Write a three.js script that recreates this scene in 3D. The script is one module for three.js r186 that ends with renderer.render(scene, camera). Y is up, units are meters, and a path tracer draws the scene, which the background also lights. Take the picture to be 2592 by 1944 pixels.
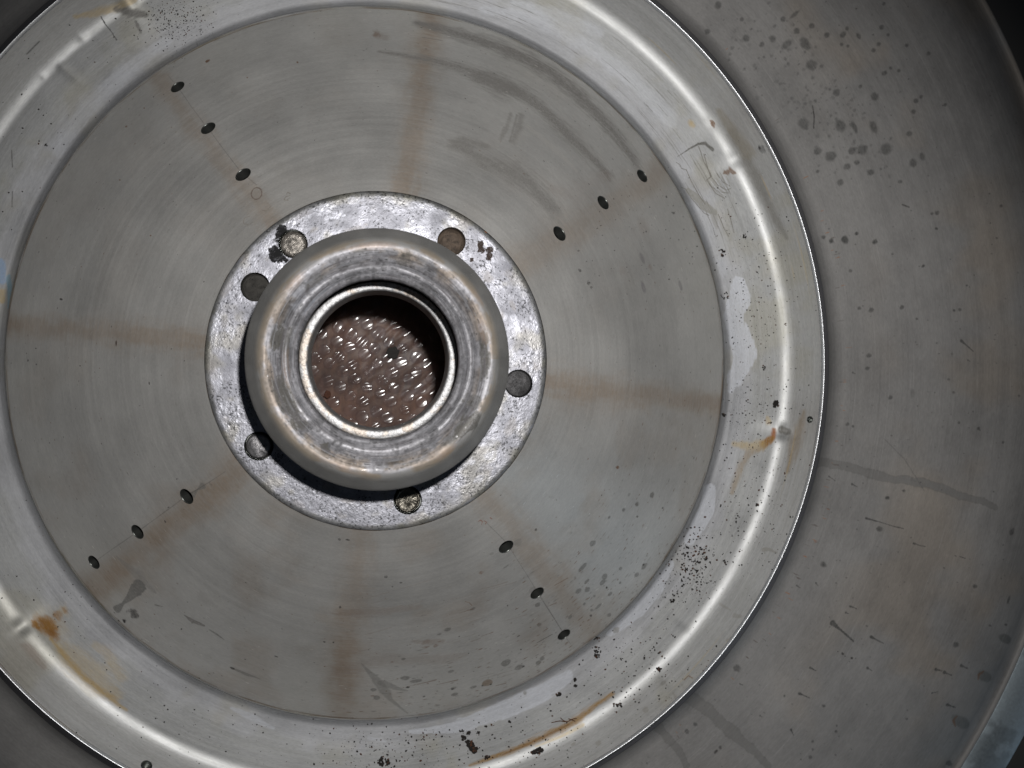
import * as THREE from 'three';
import { mergeGeometries } from 'three/addons/utils/BufferGeometryUtils.js';
import { Brush, Evaluator, SUBTRACTION } from 'three-bvh-csg';

// ---------------------------------------------------------------- camera, lamps, exposure
// Lengths below are written in units of a quarter millimetre (U metres); the machine's axis is +y and the
// top face of the hub flange lies at y = 0.
const U = 0.00025, F = 2736, CX = 1296, CY = 972;
const V3 = (x, y, z) => new THREE.Vector3(x, y, z);
const scene = new THREE.Scene();
scene.background = new THREE.Color(0.012, 0.014, 0.018);
// world axes seen from the camera (right, down, forward): the lens looks down the axis, leaning 7 degrees
const axY = V3(0.123, 0.006, -1).normalize(), axX = V3(1, 0, 0).addScaledVector(axY, -axY.x).normalize(), axZ = V3().crossVectors(axX, axY);
const fromLens = (v) => V3(v.dot(axX), v.dot(axY), v.dot(axZ));
const eye = fromLens(V3(337.2, 58.1, -F));                           // in units U
const camera = new THREE.PerspectiveCamera(THREE.MathUtils.radToDeg(2 * Math.atan(CY / F)), 4 / 3, 0.02, 20);
{
  const r = fromLens(V3(1, 0, 0)), up = fromLens(V3(0, -1, 0)), back = fromLens(V3(0, 0, -1));
  camera.position.copy(eye).multiplyScalar(U);
  camera.quaternion.setFromRotationMatrix(new THREE.Matrix4().makeBasis(r, up, back));
  camera.updateMatrixWorld();
}
// the flash of the camera, above and to the right of the lens
const flash = new THREE.SpotLight(new THREE.Color(1, 0.978, 0.95), 1.52, 0, THREE.MathUtils.degToRad(34.5), 0.4, 2);
flash.position.copy(eye.clone().add(fromLens(V3(190, -325, -20)))).multiplyScalar(U);
flash.target.position.copy(eye.clone().add(fromLens(V3(40, 20, 2900)))).multiplyScalar(U);
flash.castShadow = true; flash.shadow.radius = 0.6; flash.shadow.mapSize.set(2048, 2048);
scene.add(flash, flash.target);
// cool daylight from a window high beyond the lower right of the picture
const daylight = new THREE.RectAreaLight(new THREE.Color(0.62, 0.82, 1), 0.9, 0.8, 0.8);
daylight.position.set(1.95, 0.36, 1.5); daylight.lookAt(0.4, -0.15, 0.35);
scene.add(daylight);

camera.focus = 0.74; camera.userData.fStop = 12;

const renderer = new THREE.WebGLRenderer({ antialias: true });
renderer.setSize(1024, 768);
renderer.toneMapping = THREE.LinearToneMapping;
renderer.toneMappingExposure = 1;
renderer.shadowMap.enabled = true;

// ---------------------------------------------------------------- noise
let seed = 7;
const rnd = () => { seed = (seed * 1664525 + 1013904223) >>> 0; return seed / 4294967296; };
const rr = (a, b) => a + (b - a) * rnd();
const HT = new Float32Array(65536);
for (let i = 0; i < 65536; i++) HT[i] = rnd();
const hash = (x, y) => HT[((x * 73) ^ (y * 9277) ^ ((x * y) & 255) * 311) & 65535];
function vn(x, y, px = 0) {                                           // value noise 0..1, periodic in x with px cells
  let xi = Math.floor(x), yi = Math.floor(y), fx = x - xi, fy = y - yi;
  fx = fx * fx * (3 - 2 * fx); fy = fy * fy * (3 - 2 * fy);
  let x1 = xi + 1;
  if (px) { xi = ((xi % px) + px) % px; x1 = ((x1 % px) + px) % px; }
  const a = hash(xi, yi), b = hash(x1, yi), c = hash(xi, yi + 1), d = hash(x1, yi + 1);
  return a + (b - a) * fx + (c - a + (a - b - c + d) * fx) * fy;
}
const fbm = (x, y, n = 4) => { let s = 0, a = 0.5, t = 0; for (let i = 0; i < n; i++) { s += a * vn(x, y); t += a; a *= 0.5; x = x * 2.03 + 17.7; y = y * 2.03 + 9.1; } return s / t; };
const sst = (a, b, x) => { const t = Math.min(1, Math.max(0, (x - a) / (b - a))); return t * t * (3 - 2 * t); };
const TAU = Math.PI * 2;

// ---------------------------------------------------------------- profiles (r, y) of the turned surfaces, from the inside out
function fillet(p0, pc, p1, n = 6) {                                  // a rounded corner from p0 round pc to p1
  const o = [];
  for (let i = 0; i <= n; i++) { const t = i / n, a = (1 - t) ** 2, b = 2 * t * (1 - t), c = t * t; o.push([a * p0[0] + b * pc[0] + c * p1[0], a * p0[1] + b * pc[1] + c * p1[1]]); }
  return o;
}
const coneY = (r) => -5 - 0.9 * (r - 431);
const P = {
  flange: [[180, 0], [300, 0], [416, 0], ...fillet([416, 0], [427, -1], [430, -6], 4)],
  cone: [[431, -5], [600, coneY(600)], [800, coneY(800)], [1000, coneY(1000)], [1088, coneY(1088)], ...fillet([1088, coneY(1088)], [1098, coneY(1098)], [1102, coneY(1098) - 12], 4)],
  gutter: [...fillet([1103, -611], [1108, -626], [1132, -627], 5), [1200, -627], [1292, -627], ...fillet([1292, -627], [1318, -627], [1336, -608], 10)],
  rim: [[1336.2, -607.8], [1350, -592], [1394, -529]],
  bead: [[1394.2, -528.8], ...fillet([1395, -526], [1397, -518], [1400, -518], 4), ...fillet([1400, -518], [1404, -518], [1405, -528], 6)],
  skirt: [[1405.2, -529], [1415, -564], [1458, -630], [1470, -646]],
  bowl: [...fillet([1471, -647], [1488, -670], [1528, -674], 8), [1700, -684], [1950, -702], [2150, -719], ...fillet([2150, -719], [2330, -735], [2408, -800], 10), ...fillet([2410, -802], [2442, -832], [2468, -826], 6), [2476, -822], ...fillet([2476, -822], [2484, -822], [2485, -834], 4)],
  ring: [...fillet([2506, -890], [2506, -868], [2514, -868], 3), [2590, -868], [2652, -868], ...fillet([2652, -868], [2664, -868], [2666, -890], 3)],
};
const TOP = [].concat(P.flange, P.cone, P.gutter, P.rim, P.bead, P.skirt, P.bowl, P.ring);
function topY(r) { for (let i = 1; i < TOP.length; i++) if (TOP[i][0] >= r && TOP[i][0] > TOP[i - 1][0]) { const a = TOP[i - 1], b = TOP[i]; return a[1] + (b[1] - a[1]) * Math.max(0, (r - a[0]) / (b[0] - a[0])); } return -868; }
// where the photograph's point (x, y) lies on the turned surfaces: {r, a}
function on(x, y, h) {
  const d = fromLens(V3(x - CX, y - CY, F).normalize());
  const f = (t) => { const px = eye.x + d.x * t, pz = eye.z + d.z * t, py = eye.y + d.y * t; return py - (h ?? topY(Math.hypot(px, pz))); };
  let a = 2200, b = a;
  while (f(b) > 0 && b < 5000) { a = b; b += 6; }
  for (let i = 0; i < 24; i++) { const m = (a + b) / 2; if (f(m) > 0) a = m; else b = m; }
  const px = eye.x + d.x * a, pz = eye.z + d.z * a;
  return { r: Math.hypot(px, pz), a: Math.atan2(pz, px), x: px, z: pz, y: eye.y + d.y * a };
}

// ---------------------------------------------------------------- turned solids
const lenOf = (p) => { const s = [0]; for (let i = 1; i < p.length; i++) s.push(s[i - 1] + Math.hypot(p[i][0] - p[i - 1][0], p[i][1] - p[i - 1][1])); return s; };
// top: profile painted with uv (u round the sector, v along the profile); back: the profile that closes the solid
function turned(top, back, sectors = [[0, TAU]], nTotal = 288, smooth = 50) {
  const pts = [...top, ...back], closed = back.length > 0, n = pts.length, m = closed ? n : n - 1;
  const s = lenOf(top), L = s[s.length - 1], sv = (i) => (i < top.length ? s[i] / L : i === n ? 0 : 1);
  const seg = [];
  for (let i = 0; i < m; i++) { const a = pts[i], b = pts[(i + 1) % n], l = Math.hypot(b[0] - a[0], b[1] - a[1]); seg.push(l > 1e-6 ? [-(b[1] - a[1]) / l, (b[0] - a[0]) / l] : null); }
  const near = (i, dir) => { for (let k = 1; k < m; k++) { let j = i + dir * k; if (!closed && (j < 0 || j >= m)) return null; j = (j + m) % m; if (seg[j]) return seg[j]; } return null; };
  const cs = Math.cos(THREE.MathUtils.degToRad(smooth)), nrm = (a, b) => { if (!b || a[0] * b[0] + a[1] * b[1] < cs) return a; const x = a[0] + b[0], y = a[1] + b[1], l = Math.hypot(x, y); return [x / l, y / l]; };
  const pos = [], nor = [], uv = [], idx = [], groups = [];
  sectors.forEach(([t0, t1], g) => {
    const N = Math.max(3, Math.round(nTotal * (t1 - t0) / TAU)), start = idx.length;
    for (let i = 0; i < m; i++) {
      if (!seg[i]) continue;
      const A = pts[i], B = pts[(i + 1) % n], nA = nrm(seg[i], near(i, -1)), nB = nrm(seg[i], near(i, 1)), base = pos.length / 3;
      for (let j = 0; j <= N; j++) {
        const th = t0 + (t1 - t0) * j / N, c = Math.cos(th), z = Math.sin(th);
        for (const [q, nn, v] of [[A, nA, sv(i)], [B, nB, i + 1 < top.length ? sv(i + 1) : 1]]) { pos.push(q[0] * c * U, q[1] * U, q[0] * z * U); nor.push(nn[0] * c, nn[1], nn[0] * z); uv.push(j / N, v); }
        if (j < N) { const k = base + 2 * j; idx.push(k, k + 2, k + 1, k + 1, k + 2, k + 3); }
      }
    }
    groups.push([start, idx.length - start, g]);
  });
  const geo = new THREE.BufferGeometry();
  geo.setAttribute('position', new THREE.Float32BufferAttribute(pos, 3)); geo.setAttribute('normal', new THREE.Float32BufferAttribute(nor, 3)); geo.setAttribute('uv', new THREE.Float32BufferAttribute(uv, 2));
  geo.setIndex(idx);
  groups.forEach((g) => geo.addGroup(...g));
  return geo;
}

// ---------------------------------------------------------------- painted metal: colour + roughness/metalness, in sectors of a turned surface
class Skin {
  constructor(profile, sectors, W, H, base) {
    this.p = profile; this.s = lenOf(profile); this.L = this.s[this.s.length - 1]; this.sectors = sectors; this.W = W; this.H = H;
    this.tone = sectors.map(() => new Float32Array(W * H)); this.px = sectors.map(() => new Float32Array(W * H * 5));         // r, g, b, roughness, metalness
    this.rad = new Float32Array(H);
    for (let j = 0; j < H; j++) this.rad[j] = this.rOf((j + 0.5) / H * this.L);
    sectors.forEach(([t0, t1], k) => {
      const d = this.px[k], o = [0, 0, 0, 0, 0, 1];
      for (let j = 0; j < H; j++) for (let i = 0; i < W; i++) {
        base(t0 + (t1 - t0) * (i + 0.5) / W, (j + 0.5) / H * this.L, this.rad[j], o);
        const q = (j * W + i) * 5; d[q] = o[0]; d[q + 1] = o[1]; d[q + 2] = o[2]; d[q + 3] = o[3]; d[q + 4] = o[4]; this.tone[k][j * W + i] = o[5] ?? 1;
      }
    });
  }
  rOf(s) { const S = this.s; for (let i = 1; i < S.length; i++) if (S[i] >= s && S[i] > S[i - 1]) { const t = (s - S[i - 1]) / (S[i] - S[i - 1]); return this.p[i - 1][0] + (this.p[i][0] - this.p[i - 1][0]) * t; } return this.p[this.p.length - 1][0]; }
  sOf(r) { for (let i = 1; i < this.p.length; i++) if (this.p[i][0] >= r && this.p[i][0] > this.p[i - 1][0]) { const t = (r - this.p[i - 1][0]) / (this.p[i][0] - this.p[i - 1][0]); return this.s[i - 1] + (this.s[i] - this.s[i - 1]) * Math.max(0, t); } return this.L; }
  at(x, y) { const q = on(x, y); return { a: q.a, s: this.sOf(q.r), r: q.r }; }
  // f(dx along the turn, ds outward) -> cover 0..1; c: [r, g, b, rough, metal] (null keeps)
  stamp(a, s, half, halfS, c, f) {
    const { W, H } = this, r = this.rOf(s), j0 = Math.max(0, Math.floor((s - halfS) / this.L * H)), j1 = Math.min(H - 1, Math.ceil((s + halfS) / this.L * H));
    this.sectors.forEach(([t0, t1], k) => {
      for (const turn of [-TAU, 0, TAU]) {
        const A = a + turn, i0 = Math.max(0, Math.floor((A - half / r - t0) / (t1 - t0) * W)), i1 = Math.min(W - 1, Math.ceil((A + half / r - t0) / (t1 - t0) * W));
        for (let j = j0; j <= j1; j++) for (let i = i0; i <= i1; i++) {
          const th = t0 + (t1 - t0) * (i + 0.5) / W, m = f((th - A) * this.rad[j], (j + 0.5) / H * this.L - s, th, (j + 0.5) / H * this.L);
          if (m <= 0) continue;
          const q = (j * W + i) * 5, d = this.px[k], t = Math.min(1.5, Math.max(0.6, 0.35 + 0.65 * this.tone[k][j * W + i])), m2 = Math.min(1, m * (0.72 + 0.5 * vn(i / 2.7, j / 1.6) * t));
          for (let e = 0; e < 5; e++) d[q + e] += (c[e] * (e < 3 ? t : 1) - d[q + e]) * m2;
        }
      }
    });
  }
  // a spot with ragged edges: half-size ta along the turn and sa outward (units), turned by rot; cover, softness 0..1, raggedness
  spot(a, s, ta, sa, c, cover = 1, soft = 0.3, rag = 0.35, rot = 0) {
    const ex = 1.6, sx = rnd() * 90, co = Math.cos(rot), si = Math.sin(rot), R = Math.max(ta, sa) * ex;
    this.stamp(a, s, R, R, c, (x, y) => {
      const u = (x * co + y * si) / ta, v = (-x * si + y * co) / sa;
      const d = Math.hypot(u, v) + (rag ? (fbm(u * 1.7 + sx, v * 1.7 + sx, 3) - 0.5) * 2 * rag : 0);
      return cover * (1 - sst(1 - soft, 1 + soft * 0.4, d));
    });
  }
  // the same at a point of the photograph, with half-sizes in its pixels (along the turn, outward)
  mark(x, y, tp, sp, c, cover, soft, rag, rot) {
    const q = this.at(x, y), e = this.at(x + 6 * Math.cos(q.a), y + 6 * Math.sin(q.a)), k = 1.2;
    this.spot(q.a, q.s, tp * k, Math.max(0.7, sp * Math.min(3, Math.abs(e.s - q.s) / 6)), c, cover, soft, rag, rot);
  }
  // a line through points of the photograph, half-width w pixels (one number or one per point)
  line(pts, w, c, cover = 1, soft = 0.4, rag = 0.2) {
    const q = pts.map(([x, y]) => this.at(x, y));
    for (let i = 1; i < q.length; i++) while (q[i].a - q[i - 1].a > Math.PI) q[i].a -= TAU;
    for (let i = 1; i < q.length; i++) while (q[i].a - q[i - 1].a < -Math.PI) q[i].a += TAU;
    const ww = (i) => (Array.isArray(w) ? w[i] : w) * 1.2, sx = rnd() * 50;
    const am = (Math.min(...q.map((p) => p.a)) + Math.max(...q.map((p) => p.a))) / 2, sm = (Math.min(...q.map((p) => p.s)) + Math.max(...q.map((p) => p.s))) / 2;
    const wm = Math.max(...q.map((_, i) => ww(i))) * 1.5 + 2, rm = Math.max(...q.map((p) => p.r));
    const hx = Math.max(...q.map((p) => Math.abs(p.a - am) * rm)) + wm, hs = Math.max(...q.map((p) => Math.abs(p.s - sm))) + wm;
    this.stamp(am, sm, hx * 1.15, hs, c, (x, y, th, s) => {
      let best = 9;
      for (let i = 1; i < q.length; i++) {
        const A = q[i - 1], B = q[i], r = A.r, ax = (A.a - am) * r, bx = (B.a - am) * r, X = x, dx = bx - ax, ds = B.s - A.s, l2 = dx * dx + ds * ds || 1;
        const t = Math.min(1, Math.max(0, ((X - ax) * dx + (s - A.s) * ds) / l2)), w2 = ww(i - 1) + (ww(i) - ww(i - 1)) * t;
        best = Math.min(best, Math.hypot(X - ax - dx * t, s - A.s - ds * t) / Math.max(0.8, w2));
      }
      if (best > 2) return 0;
      return cover * (1 - sst(1 - soft, 1 + soft * 0.5, best + (fbm(x / 34 + sx, s / 7, 3) - 0.5) * 2.4 * rag));
    });
  }
  maps() {
    const { W, H } = this;
    return this.px.map((d) => {
      const c = new Uint8Array(W * H * 4), m = new Uint8Array(W * H * 4), b8 = (x) => Math.min(255, Math.max(0, x * 255)), g = (x) => (x <= 0.0031308 ? x * 12.92 : 1.055 * Math.pow(x, 1 / 2.4) - 0.055);
      for (let i = 0; i < W * H; i++) {
        for (let e = 0; e < 3; e++) c[i * 4 + e] = b8(g(Math.max(0, d[i * 5 + e]))) + rnd();
        m[i * 4 + 1] = b8(d[i * 5 + 3]); m[i * 4 + 2] = b8(d[i * 5 + 4]); c[i * 4 + 3] = m[i * 4 + 3] = 255;
      }
      return [c, m].map((a, k) => { const t = new THREE.DataTexture(a, W, H); t.magFilter = THREE.LinearFilter; t.minFilter = THREE.LinearFilter; t.wrapS = t.wrapT = THREE.ClampToEdgeWrapping; if (!k) t.colorSpace = THREE.SRGBColorSpace; t.needsUpdate = true; return t; });
    });
  }
  materials(name, o = {}) {
    return this.maps().map(([c, m]) => new THREE.MeshPhysicalMaterial({ name, map: c, roughnessMap: m, metalnessMap: m, roughness: 1, metalness: 1, anisotropy: 0.6, anisotropyRotation: Math.PI / 2, ...o }));
  }
}
// fine turning grooves, tiled
function grooves(W, H, fu, rows, amp2 = 0.4) {
  const d = new Uint8Array(W * H * 4);
  for (let j = 0; j < H; j++) for (let i = 0; i < W; i++) {
    const v = 0.6 * vn(i / W * fu, j / H * rows, fu) + amp2 * vn(i / W * fu * 3, j / H * rows * 2.1 + 40, fu * 3);
    const q = (j * W + i) * 4; d[q] = d[q + 1] = d[q + 2] = Math.min(255, v * 255); d[q + 3] = 255;
  }
  const t = new THREE.DataTexture(d, W, H); t.magFilter = THREE.LinearFilter; t.wrapS = t.wrapT = THREE.RepeatWrapping; t.needsUpdate = true;
  return t;
}
const grooveTex = grooves(1024, 512, 12, 120);
const pitTex = (() => {
  const W = 512, d = new Uint8Array(W * W * 4);
  for (let j = 0; j < W; j++) for (let i = 0; i < W; i++) {
    const v = 0.5 * vn(i / W * 40, j / W * 40, 40) + 0.3 * vn(i / W * 96, j / W * 96 + 7, 96) + 0.2 * vn(i / W * 200, j / W * 200 + 7, 200);
    const q = (j * W + i) * 4; d[q] = d[q + 1] = d[q + 2] = v * 255; d[q + 3] = 255;
  }
  const t = new THREE.DataTexture(d, W, W); t.magFilter = THREE.LinearFilter; t.wrapS = t.wrapT = THREE.RepeatWrapping; t.needsUpdate = true;
  return t;
})();
const tiled = (t, x, y) => { const c = t.clone(); c.repeat.set(x, y); c.needsUpdate = true; return c; };

const HALVES = [[0, Math.PI], [Math.PI, TAU]];
const STEEL = [0.5, 0.495, 0.48];
// brown heat stains over the ribs under the cone: [angle, half-width, strength]
const STAINS = [[-1.42, 26, 0.66], [-2.225, 20, 0.5], [-3.035, 22, 0.66], [2.47, 30, 0.6], [1.675, 28, 0.52], [0.9, 26, 0.52], [0.125, 26, 0.62], [-0.6, 32, 0.42]];
const wrapA = (a) => a - TAU * Math.round(a / TAU);
const conesk = new Skin(P.cone, HALVES, 2048, 512, (a, s, r, o) => {
  const x = r * Math.cos(a), z = r * Math.sin(a), ua = a / TAU + 1;
  const st = vn(ua * 9, s / 3.4, 9) * 0.45 + vn(ua * 26, s / 1.8 + 31, 26) * 0.35 + vn(ua * 6, s / 11 + 77, 6) * 0.5 - 0.65;
  const cl = fbm(x / 160 + 30, z / 160 + 10, 4) - 0.5, cl2 = fbm(x / 36 + 80, z / 36 + 10, 3) - 0.5;
  const gr = vn(ua * 700, s / 1.9 + 11, 700) - 0.5 + 0.6 * (vn(ua * 1500, s / 1.3 + 51, 1500) - 0.5);
  let k = 1 + 0.07 * st + 0.17 * cl + 0.07 * cl2 + 0.13 * gr, br = 0; o[5] = k;
  for (const [b, w, f] of STAINS) {
    const d = Math.abs(wrapA(a - b)) * r;
    if (d < 120) { const e = d + (fbm(r / 70 + b * 9, a * 30, 3) - 0.5) * 46 + (fbm(ua * 190, s / 4 + 9, 3) - 0.5) * 26; br = Math.max(br, f * 0.95 * Math.exp(-e * e / (w * w * 2.1)) * (0.85 + 0.25 * vn(r / 120 + b * 7, b)) * (0.85 + 0.35 * vn(ua * 300, s / 3, 300))); }
  }
  br += (0.08 + 0.2 * sst(-0.3, 0.9, Math.sin(a))) * sst(0.45, 0.75, fbm(x / 120 + 7, z / 120 + 3, 4)) * (0.7 + 0.6 * vn(ua * 50, s / 7, 50));
  const foot = sst(this_L() - 26, this_L() - 10, s) * sst(0.42, 0.62, fbm(a * 14 + 5, s / 9, 4));
  br = Math.min(0.9, br);
  o[0] = STEEL[0] * k * (1 - 0.34 * br) * (1 - 0.45 * foot); o[1] = STEEL[1] * k * (1 - 0.47 * br) * (1 - 0.56 * foot); o[2] = STEEL[2] * k * (1 - 0.58 * br) * (1 - 0.66 * foot);
  o[3] = 0.5 + 0.035 * st + 0.08 * cl + 0.05 * br; o[4] = 0.78 - 0.12 * br - 0.2 * foot;
});
function this_L() { return this_L.v ??= lenOf(P.cone).at(-1); }
const gutsk = new Skin([...P.gutter, ...P.rim], HALVES, 2048, 320, (a, s, r, o) => {
  const x = r * Math.cos(a), z = r * Math.sin(a), ua = a / TAU + 1;
  const st = vn(ua * 16, s / 4, 16) * 0.5 + vn(ua * 60, s / 2 + 31, 60) * 0.4 + vn(ua * 8, s / 10 + 7, 8) * 0.5 - 0.7;
  const cl = fbm(x / 130 + 3, z / 130 + 60, 4) - 0.5, ye = sst(0.5, 0.72, fbm(x / 150 + 41, z / 150 + 5, 4)) * 0.5;
  const gr = vn(ua * 900, s / 1.7 + 11, 900) - 0.5 + 0.6 * (vn(ua * 1800, s / 1.3 + 51, 1800) - 0.5), k = 1 + 0.17 * st + 0.24 * cl + 0.16 * gr; o[5] = k;
  const film = sst(70, 120, s + 90 * (fbm(x / 70 + 9, z / 70 + 4, 4) - 0.5) + 30 * (fbm(a * 30, s / 14, 3) - 0.5)) * (0.6 + 0.4 * vn(ua * 80, s / 6, 80));
  o[0] = 0.355 * k * (1 - 0.06 * ye - 0.14 * film); o[1] = 0.36 * k * (1 - 0.1 * ye - 0.14 * film); o[2] = 0.374 * k * (1 - 0.22 * ye - 0.18 * film); o[3] = 0.45 + 0.05 * st + 0.14 * cl + 0.04 * film; o[4] = 0.76 - 0.1 * ye - 0.04 * film;
});
const BOWLS = [[-1.25, 1.25], [1.25, TAU - 1.25]];
const bowlsk = new Skin(P.bowl, BOWLS, 2048, 512, (a, s, r, o) => {
  const x = r * Math.cos(a), z = r * Math.sin(a), ua = a / TAU + 1;
  const st = vn(ua * 14, s / 5, 14) * 0.5 + vn(ua * 50, s / 2.4 + 31, 50) * 0.35 + vn(ua * 8, s / 20 + 7, 8) * 0.5 - 0.65;
  const cl = fbm(x / 220 + 3, z / 220 + 60, 4) - 0.5, cl2 = fbm(x / 40 + 3, z / 40 + 6, 4) - 0.5, wm = sst(0.42, 0.68, fbm(x / 260 + 13, z / 260 + 2, 3)) * sst(0.1, 0.5, s / 900);
  const gr = vn(ua * 1100, s / 2 + 11, 1100) - 0.5 + 0.6 * (vn(ua * 2200, s / 1.5 + 51, 2200) - 0.5), k = 1 + 0.12 * st + 0.26 * cl + 0.16 * cl2 + 0.16 * gr; o[5] = k;
  o[0] = 0.268 * k * (1 + 0.05 * wm); o[1] = 0.262 * k * (1 - 0.02 * wm); o[2] = 0.256 * k * (1 - 0.1 * wm); o[3] = 0.58 + 0.06 * st + 0.1 * cl; o[4] = 0.66;
});
const flsk = new Skin(P.flange, [[0, TAU]], 2048, 256, (a, s, r, o) => {
  const x = r * Math.cos(a), z = r * Math.sin(a);
  const cl = fbm(x / 50 + 3, z / 50 + 60, 5) - 0.5, f = fbm(x / 5 + 9, z / 5, 3) - 0.5, pit = sst(0.66, 0.74, fbm(x / 4.2 + 50, z / 4.2 + 20, 2)) * sst(0.4, 0.62, fbm(x / 38 + 90, z / 38, 3));
  const warm = sst(0.5, 0.7, fbm(x / 60 + 20, z / 60 + 90, 3)), edge = sst(412, 424, r + 8 * (fbm(a * 12, r / 20, 3) - 0.5));
  const k = (1 + 0.55 * cl + 0.32 * f) * (1 - 0.75 * pit) * (1 - 0.28 * edge);
  o[0] = 0.37 * k; o[1] = 0.374 * k * (1 - 0.03 * warm); o[2] = 0.415 * k * (1 - 0.14 * warm - 0.08 * edge); o[3] = 0.56 + 0.5 * (fbm(x / 40 + 70, z / 40 + 8, 4) - 0.5) + 0.15 * f; o[4] = 0.72 - 0.3 * pit;
});
const COLLAR = [[184, 236], ...fillet([184, 258], [185, 268], [192, 272], 5), [199, 276], ...fillet([203, 283], [206, 286], [210, 287], 3), [216, 289], [219, 294], [240, 307], ...fillet([240, 307], [256, 324], [274, 296], 9), [294, 262], ...fillet([294, 262], [305, 246], [305, 222], 6), [303, 180]];
const TUBE = [[170, -40], ...fillet([170, 107], [170.5, 114], [174, 115], 3), ...fillet([188, 115], [191, 114], [192, 106], 3), [192, 30]];
const cosk = new Skin(COLLAR, [[0, TAU]], 2048, 256, (a, s, r, o) => {
  const x = r * Math.cos(a), z = r * Math.sin(a), cl = fbm(x / 40 + 3, z / 40 + 60, 5) - 0.5, f = fbm(x / 6 + 3, z / 6 + 6, 3) - 0.5;
  const inn = sst(266, 250, r), ua = a / TAU + 1, st = vn(ua * 40, s / 3, 40) - 0.5;
  const crust = inn * sst(0.5, 0.62, fbm(x / 30 + 8, z / 30 + 1, 5) + 0.12 * st) * sst(252, 236, r), brown = sst(0.4, 0.62, fbm(a * 5 + 2, s / 26, 4)) * sst(212, 240, r) * sst(282, 262, r);
  let k = 1 + 0.25 * cl + inn * (0.8 * f + 0.8 * st);
  k *= 1 - 0.62 * crust;
  o[0] = (0.33 + 0.1 * inn) * k * (1 - 0.14 * brown); o[1] = (0.326 + 0.1 * inn) * k * (1 - 0.25 * brown); o[2] = (0.318 + 0.135 * inn) * k * (1 - 0.38 * brown); const crest = sst(230, 246, r) * sst(280, 266, r); o[3] = 0.6 + 0.2 * cl + 0.2 * crust - 0.08 * inn + 0.16 * crest; o[4] = 0.7 - 0.35 * crust - 0.15 * brown - 0.15 * crest;
});
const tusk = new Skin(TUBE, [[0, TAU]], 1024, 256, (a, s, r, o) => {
  const x = r * Math.cos(a), z = r * Math.sin(a), f = fbm(x / 5 + 3, z / 5 + 6 + s / 9, 4), k = 0.55 + 0.85 * f, br = sst(0.5, 0.65, fbm(a * 6, s / 20 + 4, 4));
  const face = s > 146 ? 1 : 0.6;  // bore wall darkened in the colour for the light it misses
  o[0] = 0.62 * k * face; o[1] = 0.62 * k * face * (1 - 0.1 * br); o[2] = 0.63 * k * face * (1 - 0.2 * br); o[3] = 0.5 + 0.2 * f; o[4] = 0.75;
});
// ---- marks read off the photograph: z(k, x, y) turns a point of one of these enlargements into the photograph's pixels
const ZOOM = { r2: [0, 0, 2.37], r3: [800, 0, 2.37], r4: [1650, 0, 2.348], r5: [0, 600, 2.37], r6: [0, 1244, 2.37], r7: [850, 1244, 2.37], r8: [1692, 1244, 2.37], r1: [1700, 550, 2.212], rA: [1100, 1500, 3.7375], rB: [1500, 1000, 3.318], rC: [1750, 180, 3.19], rD: [1450, 350, 3.016], rE: [0, 1500, 3.7375], rF: [500, 450, 4.74], c1: [450, 430, 1.71] };
const z = (k, x, y) => [ZOOM[k][0] + x / ZOOM[k][2], ZOOM[k][1] + y / ZOOM[k][2]];
const zs = (k, list) => list.map(([x, y]) => z(k, x, y));
const BLACK = [0.02, 0.018, 0.016, 0.8, 0.05], DROP = [0.24, 0.235, 0.22, 0.45, 0.5], SMEAR = [0.24, 0.232, 0.22, 0.62, 0.5], BROWN = [0.17, 0.1, 0.06, 0.6, 0.3], RUST = [0.36, 0.12, 0.025, 0.7, 0.1], AMBER = [0.25, 0.115, 0.012, 0.42, 0.25], OCHRE = [0.4, 0.3, 0.14, 0.5, 0.4], CLEAN = [0.44, 0.455, 0.49, 0.5, 0.92], PALE = [0.6, 0.58, 0.55, 0.5, 0.7];
const spots = (sk, k, list, c, cover = 0.6, soft = 0.25, rag = 0.3) => { for (const [x, y, t, r, cv] of list) sk.mark(...z(k, x, y), t / ZOOM[k][2], (r ?? t) / ZOOM[k][2], c, cv ?? cover, soft, rag); };
const stroke = (sk, k, list, w, c, cover, soft, rag) => sk.line(zs(k, list), Array.isArray(w) ? w.map((v) => v / ZOOM[k][2]) : w / ZOOM[k][2], c, cover, soft, rag);
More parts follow.
